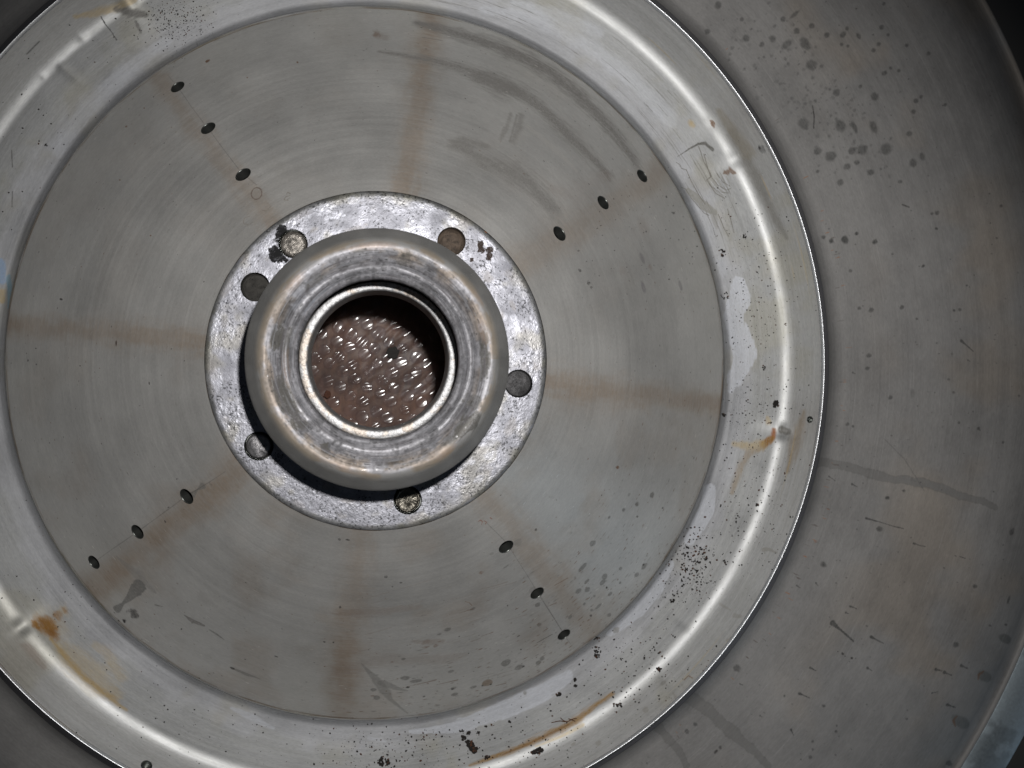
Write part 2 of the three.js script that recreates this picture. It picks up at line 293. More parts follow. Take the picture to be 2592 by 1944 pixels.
{
  const k = conesk;
  // wiped grease on the upper right of the cone
  stroke(k, 'r3', [[610, 140], [800, 190], [1000, 250], [1400, 430], [1700, 700], [1900, 950]], [34, 72, 87, 95, 95, 72], SMEAR, 0.9, 1, 0.45);
  stroke(k, 'r3', [[380, 310], [560, 340], [900, 420], [1250, 560], [1500, 800], [1750, 1050]], [17, 36, 69, 92, 84, 58], SMEAR, 0.9, 1, 0.45);
  stroke(k, 'r3', [[1000, 480], [1100, 520], [1220, 560]], [79, 116, 58], SMEAR, 0.9, 1, 0.45);
  for (const [p, w] of [[[[1170, 680], [1145, 760], [1105, 840]], 16], [[[1235, 690], [1210, 780], [1180, 850]], 26], [[[1205, 690], [1160, 850]], 7]]) stroke(k, 'r3', p, w, SMEAR, 0.7, 0.8, 0.4);
  stroke(k, 'r3', [[830, 850], [900, 845], [1030, 880]], [38, 52, 26], SMEAR, 0.8, 0.9, 0.4);
  stroke(k, 'r3', [[850, 880], [1000, 960], [1250, 1080], [1420, 1250]], [72, 116, 130, 87], SMEAR, 0.9, 1, 0.45);
  stroke(k, 'r3', [[1270, 760], [1400, 870], [1560, 1020]], [20, 36, 14], PALE, 0.35, 0.6, 0.3);
  stroke(k, 'r3', [[1010, 190], [1120, 225], [1210, 275]], [3, 5, 3], PALE, 0.6, 0.6, 0.2);
  stroke(k, 'r3', [[640, 225], [760, 245]], [5, 3], SMEAR, 0.7, 0.5, 0.4);
  spots(k, 'r3', [[365, 205, 24, 26, 0.55], [400, 215, 55, 24, 0.3]], BROWN, 0.4, 0.7, 0.6);
  stroke(k, 'r3', [[1420, 1130], [1540, 1180], [1620, 1120], [1760, 1060]], [50, 70, 70, 50], BROWN, 0.16, 0.9, 0.5);
  // lower part: brushed brown arcs and a dried run
  stroke(k, 'r7', [[0, 730], [250, 720], [500, 690]], [30, 42, 20], BROWN, 0.3, 0.8, 0.5);
  stroke(k, 'r7', [[0, 1080], [300, 1000], [700, 1000], [780, 980]], [50, 60, 50, 20], BROWN, 0.22, 0.8, 0.6);
  stroke(k, 'r7', [[470, 900], [560, 900], [640, 900]], [20, 34, 20], BROWN, 0.3, 0.8, 0.6);
  for (let i = 0; i < 26; i++) { const y = rr(560, 1180), x = rr(100, 1000), l = rr(60, 220); stroke(k, 'r7', [[x, y + l * 0.12], [x + l, y - l * 0.16]], [1.5, rr(2, 6)], BROWN, rr(0.15, 0.4), 0.7, 0.5); }
  stroke(k, 'r7', [[150, 1030], [240, 1130], [295, 1200], [330, 1250], [440, 1330]], [3, 28, 34, 14, 5], DROP, 0.5, 0.3, 0.15);
  stroke(k, 'r7', [[280, 1150], [360, 1180], [430, 1195]], [34, 20, 6], DROP, 0.5, 0.3, 0.15);
  spots(k, 'r7', [[1020, 1028, 32, 19], [1098, 1055, 30, 14], [1215, 1028, 18, 13], [1238, 1002, 17, 12], [1540, 312, 22, 15], [1612, 512, 20, 15], [1600, 545, 24, 13], [1508, 590, 20, 13], [1455, 598, 22, 13], [1805, 500, 18, 12], [1708, 463, 12, 9], [1640, 742, 14, 10], [1535, 712, 10, 8], [1575, 690, 28, 8], [1645, 615, 18, 9], [1850, 450, 26, 12], [1405, 755, 15, 9], [1220, 800, 15, 9], [670, 828, 22, 10], [620, 857, 15, 5], [825, 1174, 22, 8], [706, 1180, 20, 8], [712, 1218, 22, 10], [415, 1120, 28, 13], [480, 1138, 38, 10], [405, 1005, 14, 8], [690, 1080, 20, 8], [245, 1237, 22, 14], [225, 1190, 20, 10], [1480, 455, 35, 12], [1505, 540, 20, 9], [1725, 110, 10, 8], [1640, 155, 8, 7], [1895, 22, 14, 12], [820, 705, 18, 8], [1210, 680, 18, 12], [1092, 308, 26, 22, 0.3], [1178, 590, 22, 16, 0.3], [935, 375, 12, 9, 0.3], [1550, 628, 9, 7], [1490, 675, 10, 8], [1705, 548, 9, 7], [1625, 578, 7, 6]], DROP, 0.78, 0.15, 0.18);
  spots(k, 'r7', [[908, 1148, 36, 19, 0.75]], [0.24, 0.17, 0.11, 0.45, 0.4], 0.8, 0.15, 0.15);
  spots(k, 'r7', [[880, 1165, 8, 4], [930, 1157, 7, 4], [1125, 1050, 10, 5], [1095, 868, 10, 4], [1030, 685, 5], [1110, 948, 5], [1805, 78, 10, 9], [1200, 230, 9, 7], [1808, 152, 6], [1960, 100, 6, 5], [300, 512, 10, 9], [390, 548, 8, 6], [340, 572, 5], [430, 1175, 12, 6], [700, 1185, 10, 5], [740, 870, 4], [795, 972, 5, 4], [528, 1230, 8, 5], [1625, 577, 6], [1530, 745, 7], [1845, 440, 8, 5]], BLACK, 0.8, 0.3, 0.4);
  stroke(k, 'r7', [[1200, 912], [1245, 886], [1300, 856]], [2, 7, 2], BLACK, 0.7, 0.5, 0.4);
  for (const p of [[[870, 870], [940, 845]], [[1310, 565], [1390, 520]], [[1270, 690], [1320, 670]], [[430, 1170], [600, 1130]], [[600, 1160], [730, 1130]], [[740, 730], [820, 705]], [[960, 1165], [1020, 1150]], [[485, 978], [550, 970]]]) stroke(k, 'r7', p, [2, 6], BROWN, 0.6, 0.6, 0.5);
  spots(k, 'r7', [[600, 925, 18, 9], [540, 935, 22, 8], [870, 488, 14, 9], [540, 905, 30, 16, 0.3]], BROWN, 0.6, 0.5, 0.6);
  stroke(k, 'r7', [[775, 660], [800, 668], [815, 685]], 2, BROWN, 0.8, 0.3, 0);
  for (const p of [[[855, 180], [868, 172], [880, 182], [872, 200]], [[890, 178], [905, 185], [897, 195]], [[925, 158], [935, 166]]]) stroke(k, 'r7', p, 3, [0.2, 0.08, 0.05, 0.7, 0.2], 0.8, 0.3, 0.4);
  // lower left: a dried drop with its run, rubbed dirt
  stroke(k, 'r6', [[700, 390], [830, 500], [925, 600]], [6, 46, 14], SMEAR, 0.5, 0.6, 0.3);
  stroke(k, 'r6', [[838, 560], [815, 590], [775, 638], [738, 672], [700, 708]], [43, 40, 22, 9, 26], [0.2, 0.198, 0.19, 0.45, 0.5], 0.75, 0.12, 0.14);
  spots(k, 'r6', [[800, 730, 34, 26, 0.7], [745, 776, 12, 10, 0.95], [712, 776, 6, 6, 0.9]], BLACK, 0.7, 0.5, 0.6);
  stroke(k, 'r6', [[1110, 745], [1160, 780], [1220, 802]], [6, 20, 10], [0.16, 0.15, 0.14, 0.6, 0.4], 0.7, 0.25, 0.4);
  stroke(k, 'r6', [[1258, 830], [1300, 858], [1345, 890]], [5, 9, 3], DROP, 0.8, 0.4, 0.4);
  stroke(k, 'r6', [[930, 680], [975, 690]], [6, 3], DROP, 0.8, 0.4, 0.4);
  stroke(k, 'r6', [[1420, 1070], [1490, 1100], [1560, 1125]], [14, 14, 4], DROP, 0.75, 0.4, 0.4);
  spots(k, 'r6', [[1230, 650, 90, 36, 0.4], [1310, 640, 50, 30, 0.3]], SMEAR, 0.4, 0.8, 0.5);
  spots(k, 'r6', [[1395, 1062, 16, 7], [1945, 903, 8, 5], [1655, 990, 12, 4], [1195, 1120, 5], [2040, 695, 8], [2085, 290, 14, 6], [2035, 288, 8], [990, 180, 8, 5], [1010, 96, 4, 7], [1088, 825, 5], [2000, 905, 5]], BLACK, 0.85, 0.3, 0.4);
  spots(k, 'r6', [[1640, 1090, 34, 34, 0.28]], PALE, 0.3, 0.4, 0.3);
  spots(k, 'r6', [[875, 958, 14, 11, 0.95]], RUST, 0.9, 0.5, 0.4); spots(k, 'r6', [[885, 964, 7, 6]], BROWN, 0.9);
  // right of the hub
  spots(k, 'rD', [[530, 915, 50, 14, 0.5], [538, 1135, 50, 16, 0.55], [822, 1125, 46, 12, 0.5]], [0.2, 0.185, 0.2, 0.5, 0.5], 0.55, 0.3, 0.2);
  spots(k, 'rD', [[540, 690, 90, 70, 0.22], [590, 990, 24, 18, 0.35], [380, 1010, 40, 30, 0.15]], BROWN, 0.3, 0.8, 0.7);
  for (let i = 0; i < 70; i++) spots(k, 'rD', [[rr(150, 950), rr(420, 1100), rr(2, 6)]], BLACK, rr(0.4, 0.9), 0.4, 0.5);
  spots(k, 'rD', [[55, 1010, 16, 12], [120, 1105, 18, 12], [140, 1140, 10], [42, 860, 9], [745, 765, 5], [150, 935, 6], [105, 940, 6], [560, 715, 7], [770, 570, 12, 8], [715, 448, 10, 6]], BLACK, 0.75, 0.4, 0.7);
  spots(k, 'rB', [[208, 608, 16, 16]], BROWN, 0.9, 0.3, 0.5);
  spots(k, 'rB', [[372, 918, 24, 18, 0.6], [500, 840, 30, 18, 0.6], [305, 838, 18, 10, 0.5], [262, 968, 20, 12, 0.5], [472, 535, 8], [376, 1022, 8], [590, 948, 9, 7], [850, 528, 12, 7], [140, 1030, 20, 10, 0.4], [640, 720, 20, 5, 0.5], [775, 728, 12, 8]], DROP, 0.75, 0.35, 0.3);
  // left
  spots(k, 'r5', [[367, 373, 7, 11], [895, 877, 10, 4], [168, 740, 8, 4], [215, 668, 4], [218, 764, 4], [1060, 1452, 6, 3], [1028, 670, 4], [480, 772, 4], [765, 1418, 12, 4, 0.5], [1105, 742, 5, 3], [838, 1011, 3], [967, 828, 3]], BLACK, 0.9, 0.3, 0.3);
  spots(k, 'r5', [[697, 636, 18, 6]], [0.07, 0.05, 0.04, 0.7, 0.2], 0.95, 0.3, 0.2);
  spots(k, 'r5', [[115, 133, 14, 10]], BROWN, 0.85, 0.4, 0.5);
  stroke(k, 'r5', [[1155, 1545], [1185, 1515], [1215, 1492]], [18, 3, 20], DROP, 0.65, 0.2, 0.1); spots(k, 'r5', [[1262, 1482, 14, 10]], BLACK, 0.4, 0.5, 0.9);
  spots(k, 'r2', [[1245, 366, 15, 8], [758, 758, 7, 5], [720, 1078, 5], [905, 1412, 5], [865, 648, 4], [1785, 373, 6], [1485, 465, 5], [120, 1372, 5]], BROWN, 0.95, 0.3, 0.4);
  spots(k, 'r2', [[1250, 412, 12, 10, 0.3]], PALE, 0.4);
  // scribed lines through the rows of holes, the stamped letters
  const SCR = [0.15, 0.14, 0.13, 0.5, 0.6];
  for (const [p, w] of [[zs('r2', [[1010, 450], [1065, 520], [1250, 770], [1460, 1045], [1540, 1110]]), 0.7], [[[240, 1421], [350, 1345], [475, 1254], [535, 1216], [570, 1193]], 0.8], [zs('r7', [[905, 190], [1020, 300], [1215, 610], [1355, 835], [1405, 915]]), 0.7], [zs('r7', [[1225, 635], [1290, 735], [1355, 835]]), 0.9]]) k.line(p, w, SCR, 0.55, 0.5, 0.1);
  const ring = []; for (let i = 0; i <= 20; i++) { const t = i / 20 * TAU, c = Math.cos(t) * 62, s = Math.sin(t) * 72; ring.push([710 + c * 0.94 - s * 0.34, 187 + c * 0.34 + s * 0.94]); }
  stroke(k, 'rF', ring, 8.5, [0.14, 0.1, 0.08, 0.6, 0.4], 0.75, 0.4, 0.1);
  for (const p of [[[625, 460], [570, 480], [550, 520], [560, 550], [605, 560], [600, 580]], [[780, 390], [830, 395], [880, 345]], [[1068, 195], [1085, 170], [1115, 190]], [[1110, 215], [1060, 225], [1040, 265], [1090, 272]]]) stroke(k, 'rF', p, 5, [0.2, 0.17, 0.14, 0.6, 0.5], 0.7, 0.4, 0.1);
  for (const p of [[[605, 572], [668, 530]], [[810, 412], [880, 374]], [[1070, 268], [1105, 240]]]) stroke(k, 'rF', p, 4, [0.8, 0.76, 0.68, 0.3, 0.9], 0.8, 0.4, 0);
  // small nicks with their glint painted in as pale colour, specks
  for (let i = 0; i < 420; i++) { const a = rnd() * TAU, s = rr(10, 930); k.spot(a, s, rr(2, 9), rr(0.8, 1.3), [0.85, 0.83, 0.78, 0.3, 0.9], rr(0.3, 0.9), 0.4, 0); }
  for (let i = 0; i < 900; i++) { const a = rnd() * TAU, s = 940 * Math.sqrt(rnd()), b = rr(0.8, 2.2); k.spot(a, s, b * rr(1, 1.8), b, rnd() < 0.6 ? BLACK : BROWN, rr(0.35, 0.9), 0.5, 0.3); }
  for (let i = 0; i < 800; i++) { const a = 0.95 + 0.75 * (rnd() + rnd() + rnd() - 1.5), s = 945 - 700 * rnd() * rnd(), b = rr(0.9, 3); k.spot(a, s, b * rr(1, 4), b, rnd() < 0.5 ? DROP : BROWN, rr(0.3, 0.8), 0.5, 0.3); }
}
{
  const k = gutsk;
  // wiped, brighter metal
  stroke(k, 'r7', [[450, 1440], [700, 1415], [1000, 1310], [1250, 1200], [1390, 1110]], [14, 36, 58, 58, 40], CLEAN, 0.85, 0.12, 0.22);
  stroke(k, 'r7', [[1640, 850], [1780, 745], [1900, 620], [2010, 440]], [22, 42, 46, 24], CLEAN, 0.8, 0.15, 0.3);
  stroke(k, 'r7', [[200, 1480], [300, 1500]], [14, 8], CLEAN, 0.5, 0.5, 0.6);
  stroke(k, 'rB', [[985, 800], [960, 950], [885, 1100], [815, 1215]], [62, 74, 68, 50], CLEAN, 0.85, 0.08, 0.16);
  stroke(k, 'r1', [[375, 365], [385, 450], [345, 560], [380, 690], [415, 770], [355, 900], [330, 965]], [40, 66, 60, 74, 74, 52, 20], CLEAN, 0.8, 0.1, 0.2);
  stroke(k, 'r6', [[1390, 1300], [1500, 1350], [1640, 1420]], [10, 24, 10], CLEAN, 0.6, 0.5, 0.5);
  for (const [p, w, c] of [[[[1000, 60], [1300, 110], [1600, 260], [1900, 480], [2120, 720]], [30, 55, 60, 60, 60], 0.4], [[[1180, 20], [1450, 90], [1700, 200]], [20, 50, 40], 0.4]]) stroke(k, 'r3', p, w, CLEAN, c, 0.6, 0.3);
  stroke(k, 'rD', [[900, 520], [1000, 640], [1080, 800], [1150, 1000]], [60, 110, 120, 60], CLEAN, 0.4, 0.6, 0.3);
  stroke(k, 'r2', [[1000, 250], [760, 420], [540, 640], [350, 900]], [30, 60, 60, 40], CLEAN, 0.4, 0.6, 0.4);
  for (let i = 0; i < 46; i++) { const a = rr(-1.55, -0.42), s = rr(40, 190), l = rr(0.03, 0.16), n = 5, r = k.rOf(s); for (let j = 0; j < n; j++) k.spot(a + l * j / n, s + (j - 2) * rr(-0.6, 0.6), l / n * r * 0.8, rr(0.8, 1.6), [0.15, 0.145, 0.13, 0.6, 0.4], rr(0.25, 0.7), 0.5, 0.2); }
  // grease smeared by a finger
  stroke(k, 'rD', [[880, 400], [960, 470], [1020, 530], [1085, 570]], [22, 34, 36, 22], [0.27, 0.265, 0.24, 0.6, 0.4], 0.75, 0.15, 0.2);
  stroke(k, 'rD', [[1080, 590], [1085, 640], [1100, 690]], [30, 24, 8], [0.3, 0.295, 0.28, 0.6, 0.4], 0.6, 0.2, 0.3);
  for (const p of [[[790, 185], [815, 200], [830, 230], [865, 240], [905, 330], [960, 430], [1010, 505]], [[830, 375], [860, 385], [905, 460], [1000, 570], [1040, 590]], [[1050, 265], [1055, 295], [1020, 320], [1060, 370], [1120, 410], [1190, 420]], [[1060, 300], [1110, 360], [1170, 395], [1205, 385]], [[1100, 270], [1140, 330], [1195, 365]], [[1040, 350], [1090, 420], [1160, 460]], [[1110, 580], [1150, 680], [1190, 750]], [[1180, 540], [1210, 640], [1230, 720]], [[960, 60], [1000, 180], [1060, 290]], [[1000, 120], [1030, 230], [1050, 290]]]) stroke(k, 'rD', p, 3.4, [0.14, 0.13, 0.11, 0.6, 0.3], 0.75, 0.4, 0.15);
  for (let i = 0; i < 9; i++) stroke(k, 'rD', [[1035 + i * 17, 330 - i * 5], [1080 + i * 15, 395 - i * 6], [1150 + i * 6, 440 - i * 9]], 2.2, i % 2 ? CLEAN : [0.25, 0.24, 0.22, 0.6, 0.4], 0.7, 0.4, 0.1);
  stroke(k, 'rD', [[800, 140], [880, 85], [960, 42], [1010, 40], [1065, 85]], [2, 5, 9, 16, 18], [0.1, 0.095, 0.08, 0.7, 0.3], 0.75, 0.4, 0.4);
  stroke(k, 'rD', [[1150, 270], [1190, 250], [1240, 265]], [10, 26, 10], BROWN, 0.75, 0.6, 0.9);
  // rust and brown water
  stroke(k, 'rB', [[1520, 290], [1515, 350]], [22, 24], RUST, 0.9, 0.8, 0.4);
  stroke(k, 'rB', [[1500, 370], [1440, 410]], [34, 44], AMBER, 0.9, 0.5, 0.25);
  stroke(k, 'rB', [[1420, 420], [1330, 430], [1190, 410]], [52, 44, 30], OCHRE, 0.55, 0.8, 0.3);
  stroke(k, 'rB', [[1440, 440], [1300, 505], [1250, 580], [1210, 700], [1170, 820]], [26, 34, 40, 36, 20], [0.25, 0.18, 0.1, 0.5, 0.4], 0.5, 1, 0.5);
  stroke(k, 'rB', [[1480, 230], [1470, 190]], [30, 20], OCHRE, 0.5, 0.8, 0.3);
  stroke(k, 'r1', [[740, 1090], [715, 1180], [695, 1260], [650, 1420]], [18, 38, 44, 18], [0.2, 0.14, 0.07, 0.5, 0.4], 0.5, 1, 0.5);
  stroke(k, 'r1', [[620, 1190], [645, 1200]], [28, 26], [0.09, 0.085, 0.075, 0.6, 0.4], 0.8, 0.4, 0.2);
  spots(k, 'rE', [[500, 320, 190, 120, 0.3], [600, 170, 70, 60, 0.35]], OCHRE, 0.4, 1, 0.5);
  spots(k, 'rE', [[420, 310, 120, 62, 0.85], [500, 350, 100, 58, 0.8], [470, 290, 90, 62, 0.7], [545, 220, 60, 42, 0.6], [610, 165, 40, 26, 0.5], [330, 300, 46, 30, 0.9], [520, 420, 46, 40, 0.6], [350, 330, 60, 26, 0.8]], AMBER, 0.8, 0.7, 0.55);
  spots(k, 'rE', [[480, 370, 60, 36, 0.6], [400, 290, 50, 24, 0.5]], [0.2, 0.08, 0.008, 0.42, 0.25], 0.5, 0.8, 0.6);
  stroke(k, 'rE', [[560, 500], [700, 640], [900, 800], [1100, 980]], [60, 130, 150, 70], OCHRE, 0.35, 0.8, 0.4);
  stroke(k, 'rE', [[900, 500], [1000, 560], [1150, 800]], [40, 60, 60], OCHRE, 0.3, 0.8, 0.5);
  stroke(k, 'rE', [[480, 440], [760, 760], [1060, 1010], [1200, 1110]], [20, 32, 34, 16], [0.36, 0.25, 0.1, 0.5, 0.4], 0.7, 0.95, 0.5);
  stroke(k, 'rE', [[230, 500], [300, 560], [420, 700]], [40, 60, 30], BROWN, 0.3, 0.8, 0.5);
  stroke(k, 'r7', [[1660, 1210], [1560, 1280], [1420, 1385], [1200, 1490], [950, 1590], [800, 1645]], [14, 20, 26, 24, 18, 8], [0.27, 0.16, 0.05, 0.5, 0.3], 0.85, 0.95, 0.5);
  stroke(k, 'r7', [[1400, 1395], [1200, 1492], [1000, 1575]], [6, 9, 5], [0.2, 0.1, 0.03, 0.5, 0.3], 0.6, 0.9, 0.6);
  stroke(k, 'r7', [[1480, 1400], [1350, 1470], [1200, 1530]], [14, 12, 6], OCHRE, 0.4, 0.7, 0.4);
  stroke(k, 'r2', [[450, 100], [560, 80], [680, 50], [800, 5]], [14, 26, 30, 20], OCHRE, 0.5, 0.7, 0.4);
  stroke(k, 'r2', [[700, 60], [780, 70], [870, 90]], [20, 34, 22], [0.1, 0.095, 0.09, 0.6, 0.4], 0.65, 0.6, 0.5);  // dark smudge painted in for the grey shadow at the knock
  stroke(k, 'r2', [[815, 130], [845, 195]], [12, 8], [0.14, 0.135, 0.13, 0.6, 0.4], 0.6, 0.5, 0.4);
  stroke(k, 'r2', [[605, 100], [635, 150], [662, 180], [700, 240]], 2.4, BLACK, 0.75, 0.4, 0.4);
  for (const w of [[160, 325, 235, 250], [70, 900, 75, 1000], [75, 1150, 72, 1240]]) stroke(k, 'r2', [[w[0], w[1]], [w[2], w[3]]], 4, BLACK, 0.5, 0.6, 0.4);
  spots(k, 'r4', [[235, 738, 28, 22]], OCHRE, 0.7, 0.7, 0.4); spots(k, 'r4', [[360, 735, 24, 14, 0.9]], BROWN, 0.9, 0.5, 0.6);
  spots(k, 'r4', [[650, 885, 34, 18, 0.5], [640, 880, 14, 9, 0.8]], BLACK, 0.6, 0.6, 0.7);
  // grey streaks and drops on the rim
  stroke(k, 'rC', [[330, 500], [470, 760], [590, 1000], [690, 1210], [770, 1350]], [50, 62, 56, 50, 22], [0.2, 0.195, 0.18, 0.55, 0.5], 0.75, 0.8, 0.3);
  stroke(k, 'rC', [[230, 330], [330, 470], [460, 660]], [40, 60, 70], [0.24, 0.22, 0.18, 0.55, 0.5], 0.6, 0.6, 0.3);
  stroke(k, 'rB', [[1435, 1300], [1480, 1295], [1550, 1325]], [22, 16, 6], DROP, 0.75, 0.2, 0.15);
  stroke(k, 'r8', [[690, 298], [710, 312]], 4, DROP, 0.8); stroke(k, 'r8', [[395, 745], [430, 750]], [16, 12], DROP, 0.6, 0.2, 0.2); stroke(k, 'r8', [[310, 675], [370, 710]], [10, 6], DROP, 0.6); stroke(k, 'r8', [[350, 893], [372, 897]], [9, 6], DROP, 0.7);
  stroke(k, 'r8', [[95, 1130], [120, 1105], [145, 1120]], 4, BROWN, 0.8); stroke(k, 'r8', [[25, 1205], [60, 1255]], [5, 14], DROP, 0.7); stroke(k, 'r8', [[80, 1160], [90, 1175]], 4, DROP, 0.7);
  spots(k, 'r7', [[1860, 1310, 20, 18], [1575, 1510, 20, 16], [1425, 1515, 18, 10], [1965, 1150, 20, 12], [1682, 832, 22, 20, 0.7], [1135, 1210, 12, 12]], DROP, 0.7, 0.3, 0.3);
  for (let i = 0; i < 24; i++) k.spot(rr(-0.9, 1.9), rr(250, 350), rr(20, 120), rr(2, 5), rnd() < 0.5 ? OCHRE : SMEAR, rr(0.15, 0.4), 0.7, 0.3);
  // bluish film on the far left
  stroke(k, 'r5', [[5, 150], [20, 260]], [24, 26], [0.3, 0.42, 0.6, 0.4, 0.8], 0.7, 0.5, 0.3); stroke(k, 'r5', [[52, 240], [62, 330], [50, 420]], [16, 20, 12], [0.22, 0.4, 0.5, 0.4, 0.8], 0.6, 0.5, 0.3); stroke(k, 'r5', [[12, 330], [14, 380]], [24, 22], OCHRE, 0.6, 0.6, 0.3);
}
{
  const k = bowlsk;
  spots(k, 'r4', [[1395, 885, 38, 40], [1250, 890, 34, 36], [1063, 930, 38, 34], [1120, 745, 48, 34], [1138, 205, 20, 24], [395, 30, 25, 24], [1365, 163, 17], [1350, 262, 15], [1318, 298, 15], [1530, 795, 20], [1606, 932, 28, 18], [1552, 970, 28, 26], [1382, 435, 16, 20], [1420, 405, 11], [1468, 420, 12], [1645, 318, 15], [1515, 270, 14], [1098, 550, 24], [1325, 575, 28], [1570, 600, 17], [1600, 575, 13], [1555, 665, 16], [1745, 622, 12], [1300, 1025, 20, 24], [1148, 1425, 30, 22], [1475, 1080, 14], [985, 1020, 12], [1120, 1085, 22], [1190, 895, 26], [1205, 755, 42, 16], [1320, 755, 46, 22], [1695, 1265, 16], [1665, 1270, 10], [1690, 1358, 9], [2075, 1225, 11], [950, 385, 40, 36], [912, 262, 46, 30], [860, 185, 22], [718, 230, 28, 22], [655, 265, 18], [800, 265, 26, 44], [560, 230, 24], [850, 85, 14, 40], [950, 155, 20], [780, 115, 18], [900, 735, 44, 34], [1040, 210, 20], [1160, 170, 14], [1230, 215, 24, 12], [1128, 265, 12], [1165, 275, 11], [1405, 208, 12], [1380, 22, 12], [1240, 515, 14], [1220, 965, 18], [1160, 990, 24], [985, 900, 26], [330, 188, 20], [535, 115, 14], [1215, 1390, 12], [1325, 1440, 16], [1065, 1430, 14], [1020, 1410, 14], [1180, 1610, 12], [1610, 1585, 10], [1430, 1510, 8], [2050, 1415, 8]], [0.055, 0.055, 0.052, 0.5, 0.4], 0.6, 0.45, 0.25);
  for (let i = 0; i < 240; i++) { const t = rnd(); spots(k, 'r4', [[560 + t * 700 + rr(-200, 200), 150 + t * 750 + rr(-200, 200), rr(3, 14)]], [0.06, 0.06, 0.058, 0.55, 0.4], rr(0.15, 0.5), 0.6, 0.6); }
  spots(k, 'r4', [[780, 500, 300, 180, 0.35], [960, 740, 170, 130, 0.3]], [0.12, 0.12, 0.118, 0.6, 0.5], 0.5, 0.9, 0.6);
  stroke(k, 'r4', [[955, 630], [965, 690], [962, 760]], 4, BLACK, 0.8, 0.4, 0.1);
  stroke(k, 'r4', [[1490, 1218], [1530, 1232]], 5, BLACK, 0.7);
  const TD = [0.055, 0.055, 0.052, 0.5, 0.4];
  for (const [x, y, X, Y, h] of [[985, 790, 1110, 900, 20], [1185, 160, 1410, 225, 8], [1470, 312, 1540, 332, 8], [1720, 385, 1810, 408, 3], [1215, 873, 1290, 912, 11], [1090, 690, 1130, 705, 8], [850, 1058, 885, 1078, 10], [1195, 1060, 1220, 1075, 10], [785, 1213, 845, 1240, 11], [885, 550, 900, 570, 8], [770, 565, 790, 578, 7], [1605, 1068, 1640, 1076, 12], [1655, 1085, 1700, 1103, 13], [1757, 1045, 1795, 1062, 13], [1675, 1280, 1722, 1296, 13], [1065, 728, 1080, 735, 8], [430, 1155, 448, 1162, 6], [735, 1430, 750, 1465, 10], [1580, 1210, 1620, 1200, 6], [550, 1345, 565, 1355, 6]]) { stroke(k, 'r8', [[x, y], [x + (X - x) * 0.3, y + (Y - y) * 0.3], [X, Y]], [h, h * 0.4, Math.max(2, h * 0.28)], TD, 0.8, 0.3, 0.15); }
  for (const [x, y, X, Y, h] of [[1622, 692, 1690, 752, 11], [1015, 870, 1030, 878, 7], [1660, 800, 1672, 808, 6], [880, 1450, 915, 1475, 5], [1010, 1495, 1040, 1510, 8], [1345, 1470, 1370, 1480, 12], [1720, 1185, 1728, 1195, 14], [640, 185, 680, 200, 7]]) stroke(k, 'r1', [[x, y], [x + (X - x) * 0.3, y + (Y - y) * 0.3], [X, Y]], [h, h * 0.4, Math.max(2, h * 0.3)], TD, 0.75, 0.3, 0.15);
  spots(k, 'r1', [[970, 128, 26, 22], [1140, 135, 16], [895, 135, 14], [1038, 90, 12], [1105, 775, 16], [1097, 845, 14], [1290, 505, 14], [1118, 520, 16], [1050, 510, 12], [1613, 518, 11], [1373, 570, 8], [1582, 522, 9], [1410, 272, 9], [1484, 65, 8], [1225, 1010, 14], [1350, 985, 34, 14, 0.3], [1610, 1150, 9], [1580, 980, 9], [1550, 908, 8], [1210, 1570, 12], [1300, 1532, 10], [1855, 1260, 9], [985, 1160, 12], [1015, 1170, 8], [1945, 1000, 8], [1570, 765, 6], [1485, 705, 6]], TD, 0.65, 0.5, 0.4);
  spots(k, 'r8', [[1840, 570, 14], [1310, 38, 13], [1265, 225, 20], [930, 440, 20], [1725, 920, 20], [1010, 1405, 8], [1005, 1440, 10], [865, 1500, 9], [865, 1547, 9], [850, 1595, 12], [930, 1287, 12], [695, 1227, 8], [1430, 1365, 8], [1190, 808, 7], [2060, 243, 28, 16], [2040, 650, 30, 8], [1680, 1630, 24], [1930, 805, 9], [2025, 800, 9], [160, 1397, 14], [110, 1440, 16], [310, 1535, 12], [410, 1060, 24]], TD, 0.65, 0.45, 0.35);
  spots(k, 'r8', [[285, 1560, 16, 8], [1045, 975, 9], [1100, 1002, 8], [1015, 962, 4], [1060, 990, 4]], BLACK, 0.9, 0.3, 0.4);
  spots(k, 'r8', [[2025, 885, 34, 40], [1900, 1110, 38, 46], [1760, 1385, 42, 60]], [0.13, 0.13, 0.12, 0.5, 0.4], 0.65, 0.25, 0.15);
  stroke(k, 'r8', [[1890, 1080], [1862, 1100], [1858, 1130]], [9, 13, 5], BROWN, 0.75, 0.5, 0.2); stroke(k, 'r8', [[1730, 1350], [1708, 1375], [1722, 1410]], [9, 13, 6], BROWN, 0.8, 0.5, 0.2);
  // tide marks of dried water
  for (const [kk, q0, w] of [['r1', [[700, 1350], [860, 1375], [980, 1398], [1100, 1430], [1220, 1465], [1320, 1475], [1430, 1490], [1540, 1530], [1650, 1570], [1740, 1590], [1850, 1650]], 27], ['r8', [[60, 1180], [150, 1255], [240, 1310], [330, 1400], [440, 1500], [520, 1560], [640, 1690]], 40], ['r8', [[-120, 1330], [-30, 1450], [60, 1550], [130, 1690]], 36]]) {
    const pts = [], ww = []; for (let i = 0; i < q0.length - 1; i++) for (let j = 0; j < 3; j++) { const t = j / 3; pts.push([q0[i][0] + (q0[i + 1][0] - q0[i][0]) * t, q0[i][1] + (q0[i + 1][1] - q0[i][1]) * t + rr(-5, 5)]); ww.push(w * rr(0.72, 1.12) * (i > q0.length - 4 ? 0.7 : 1)); }
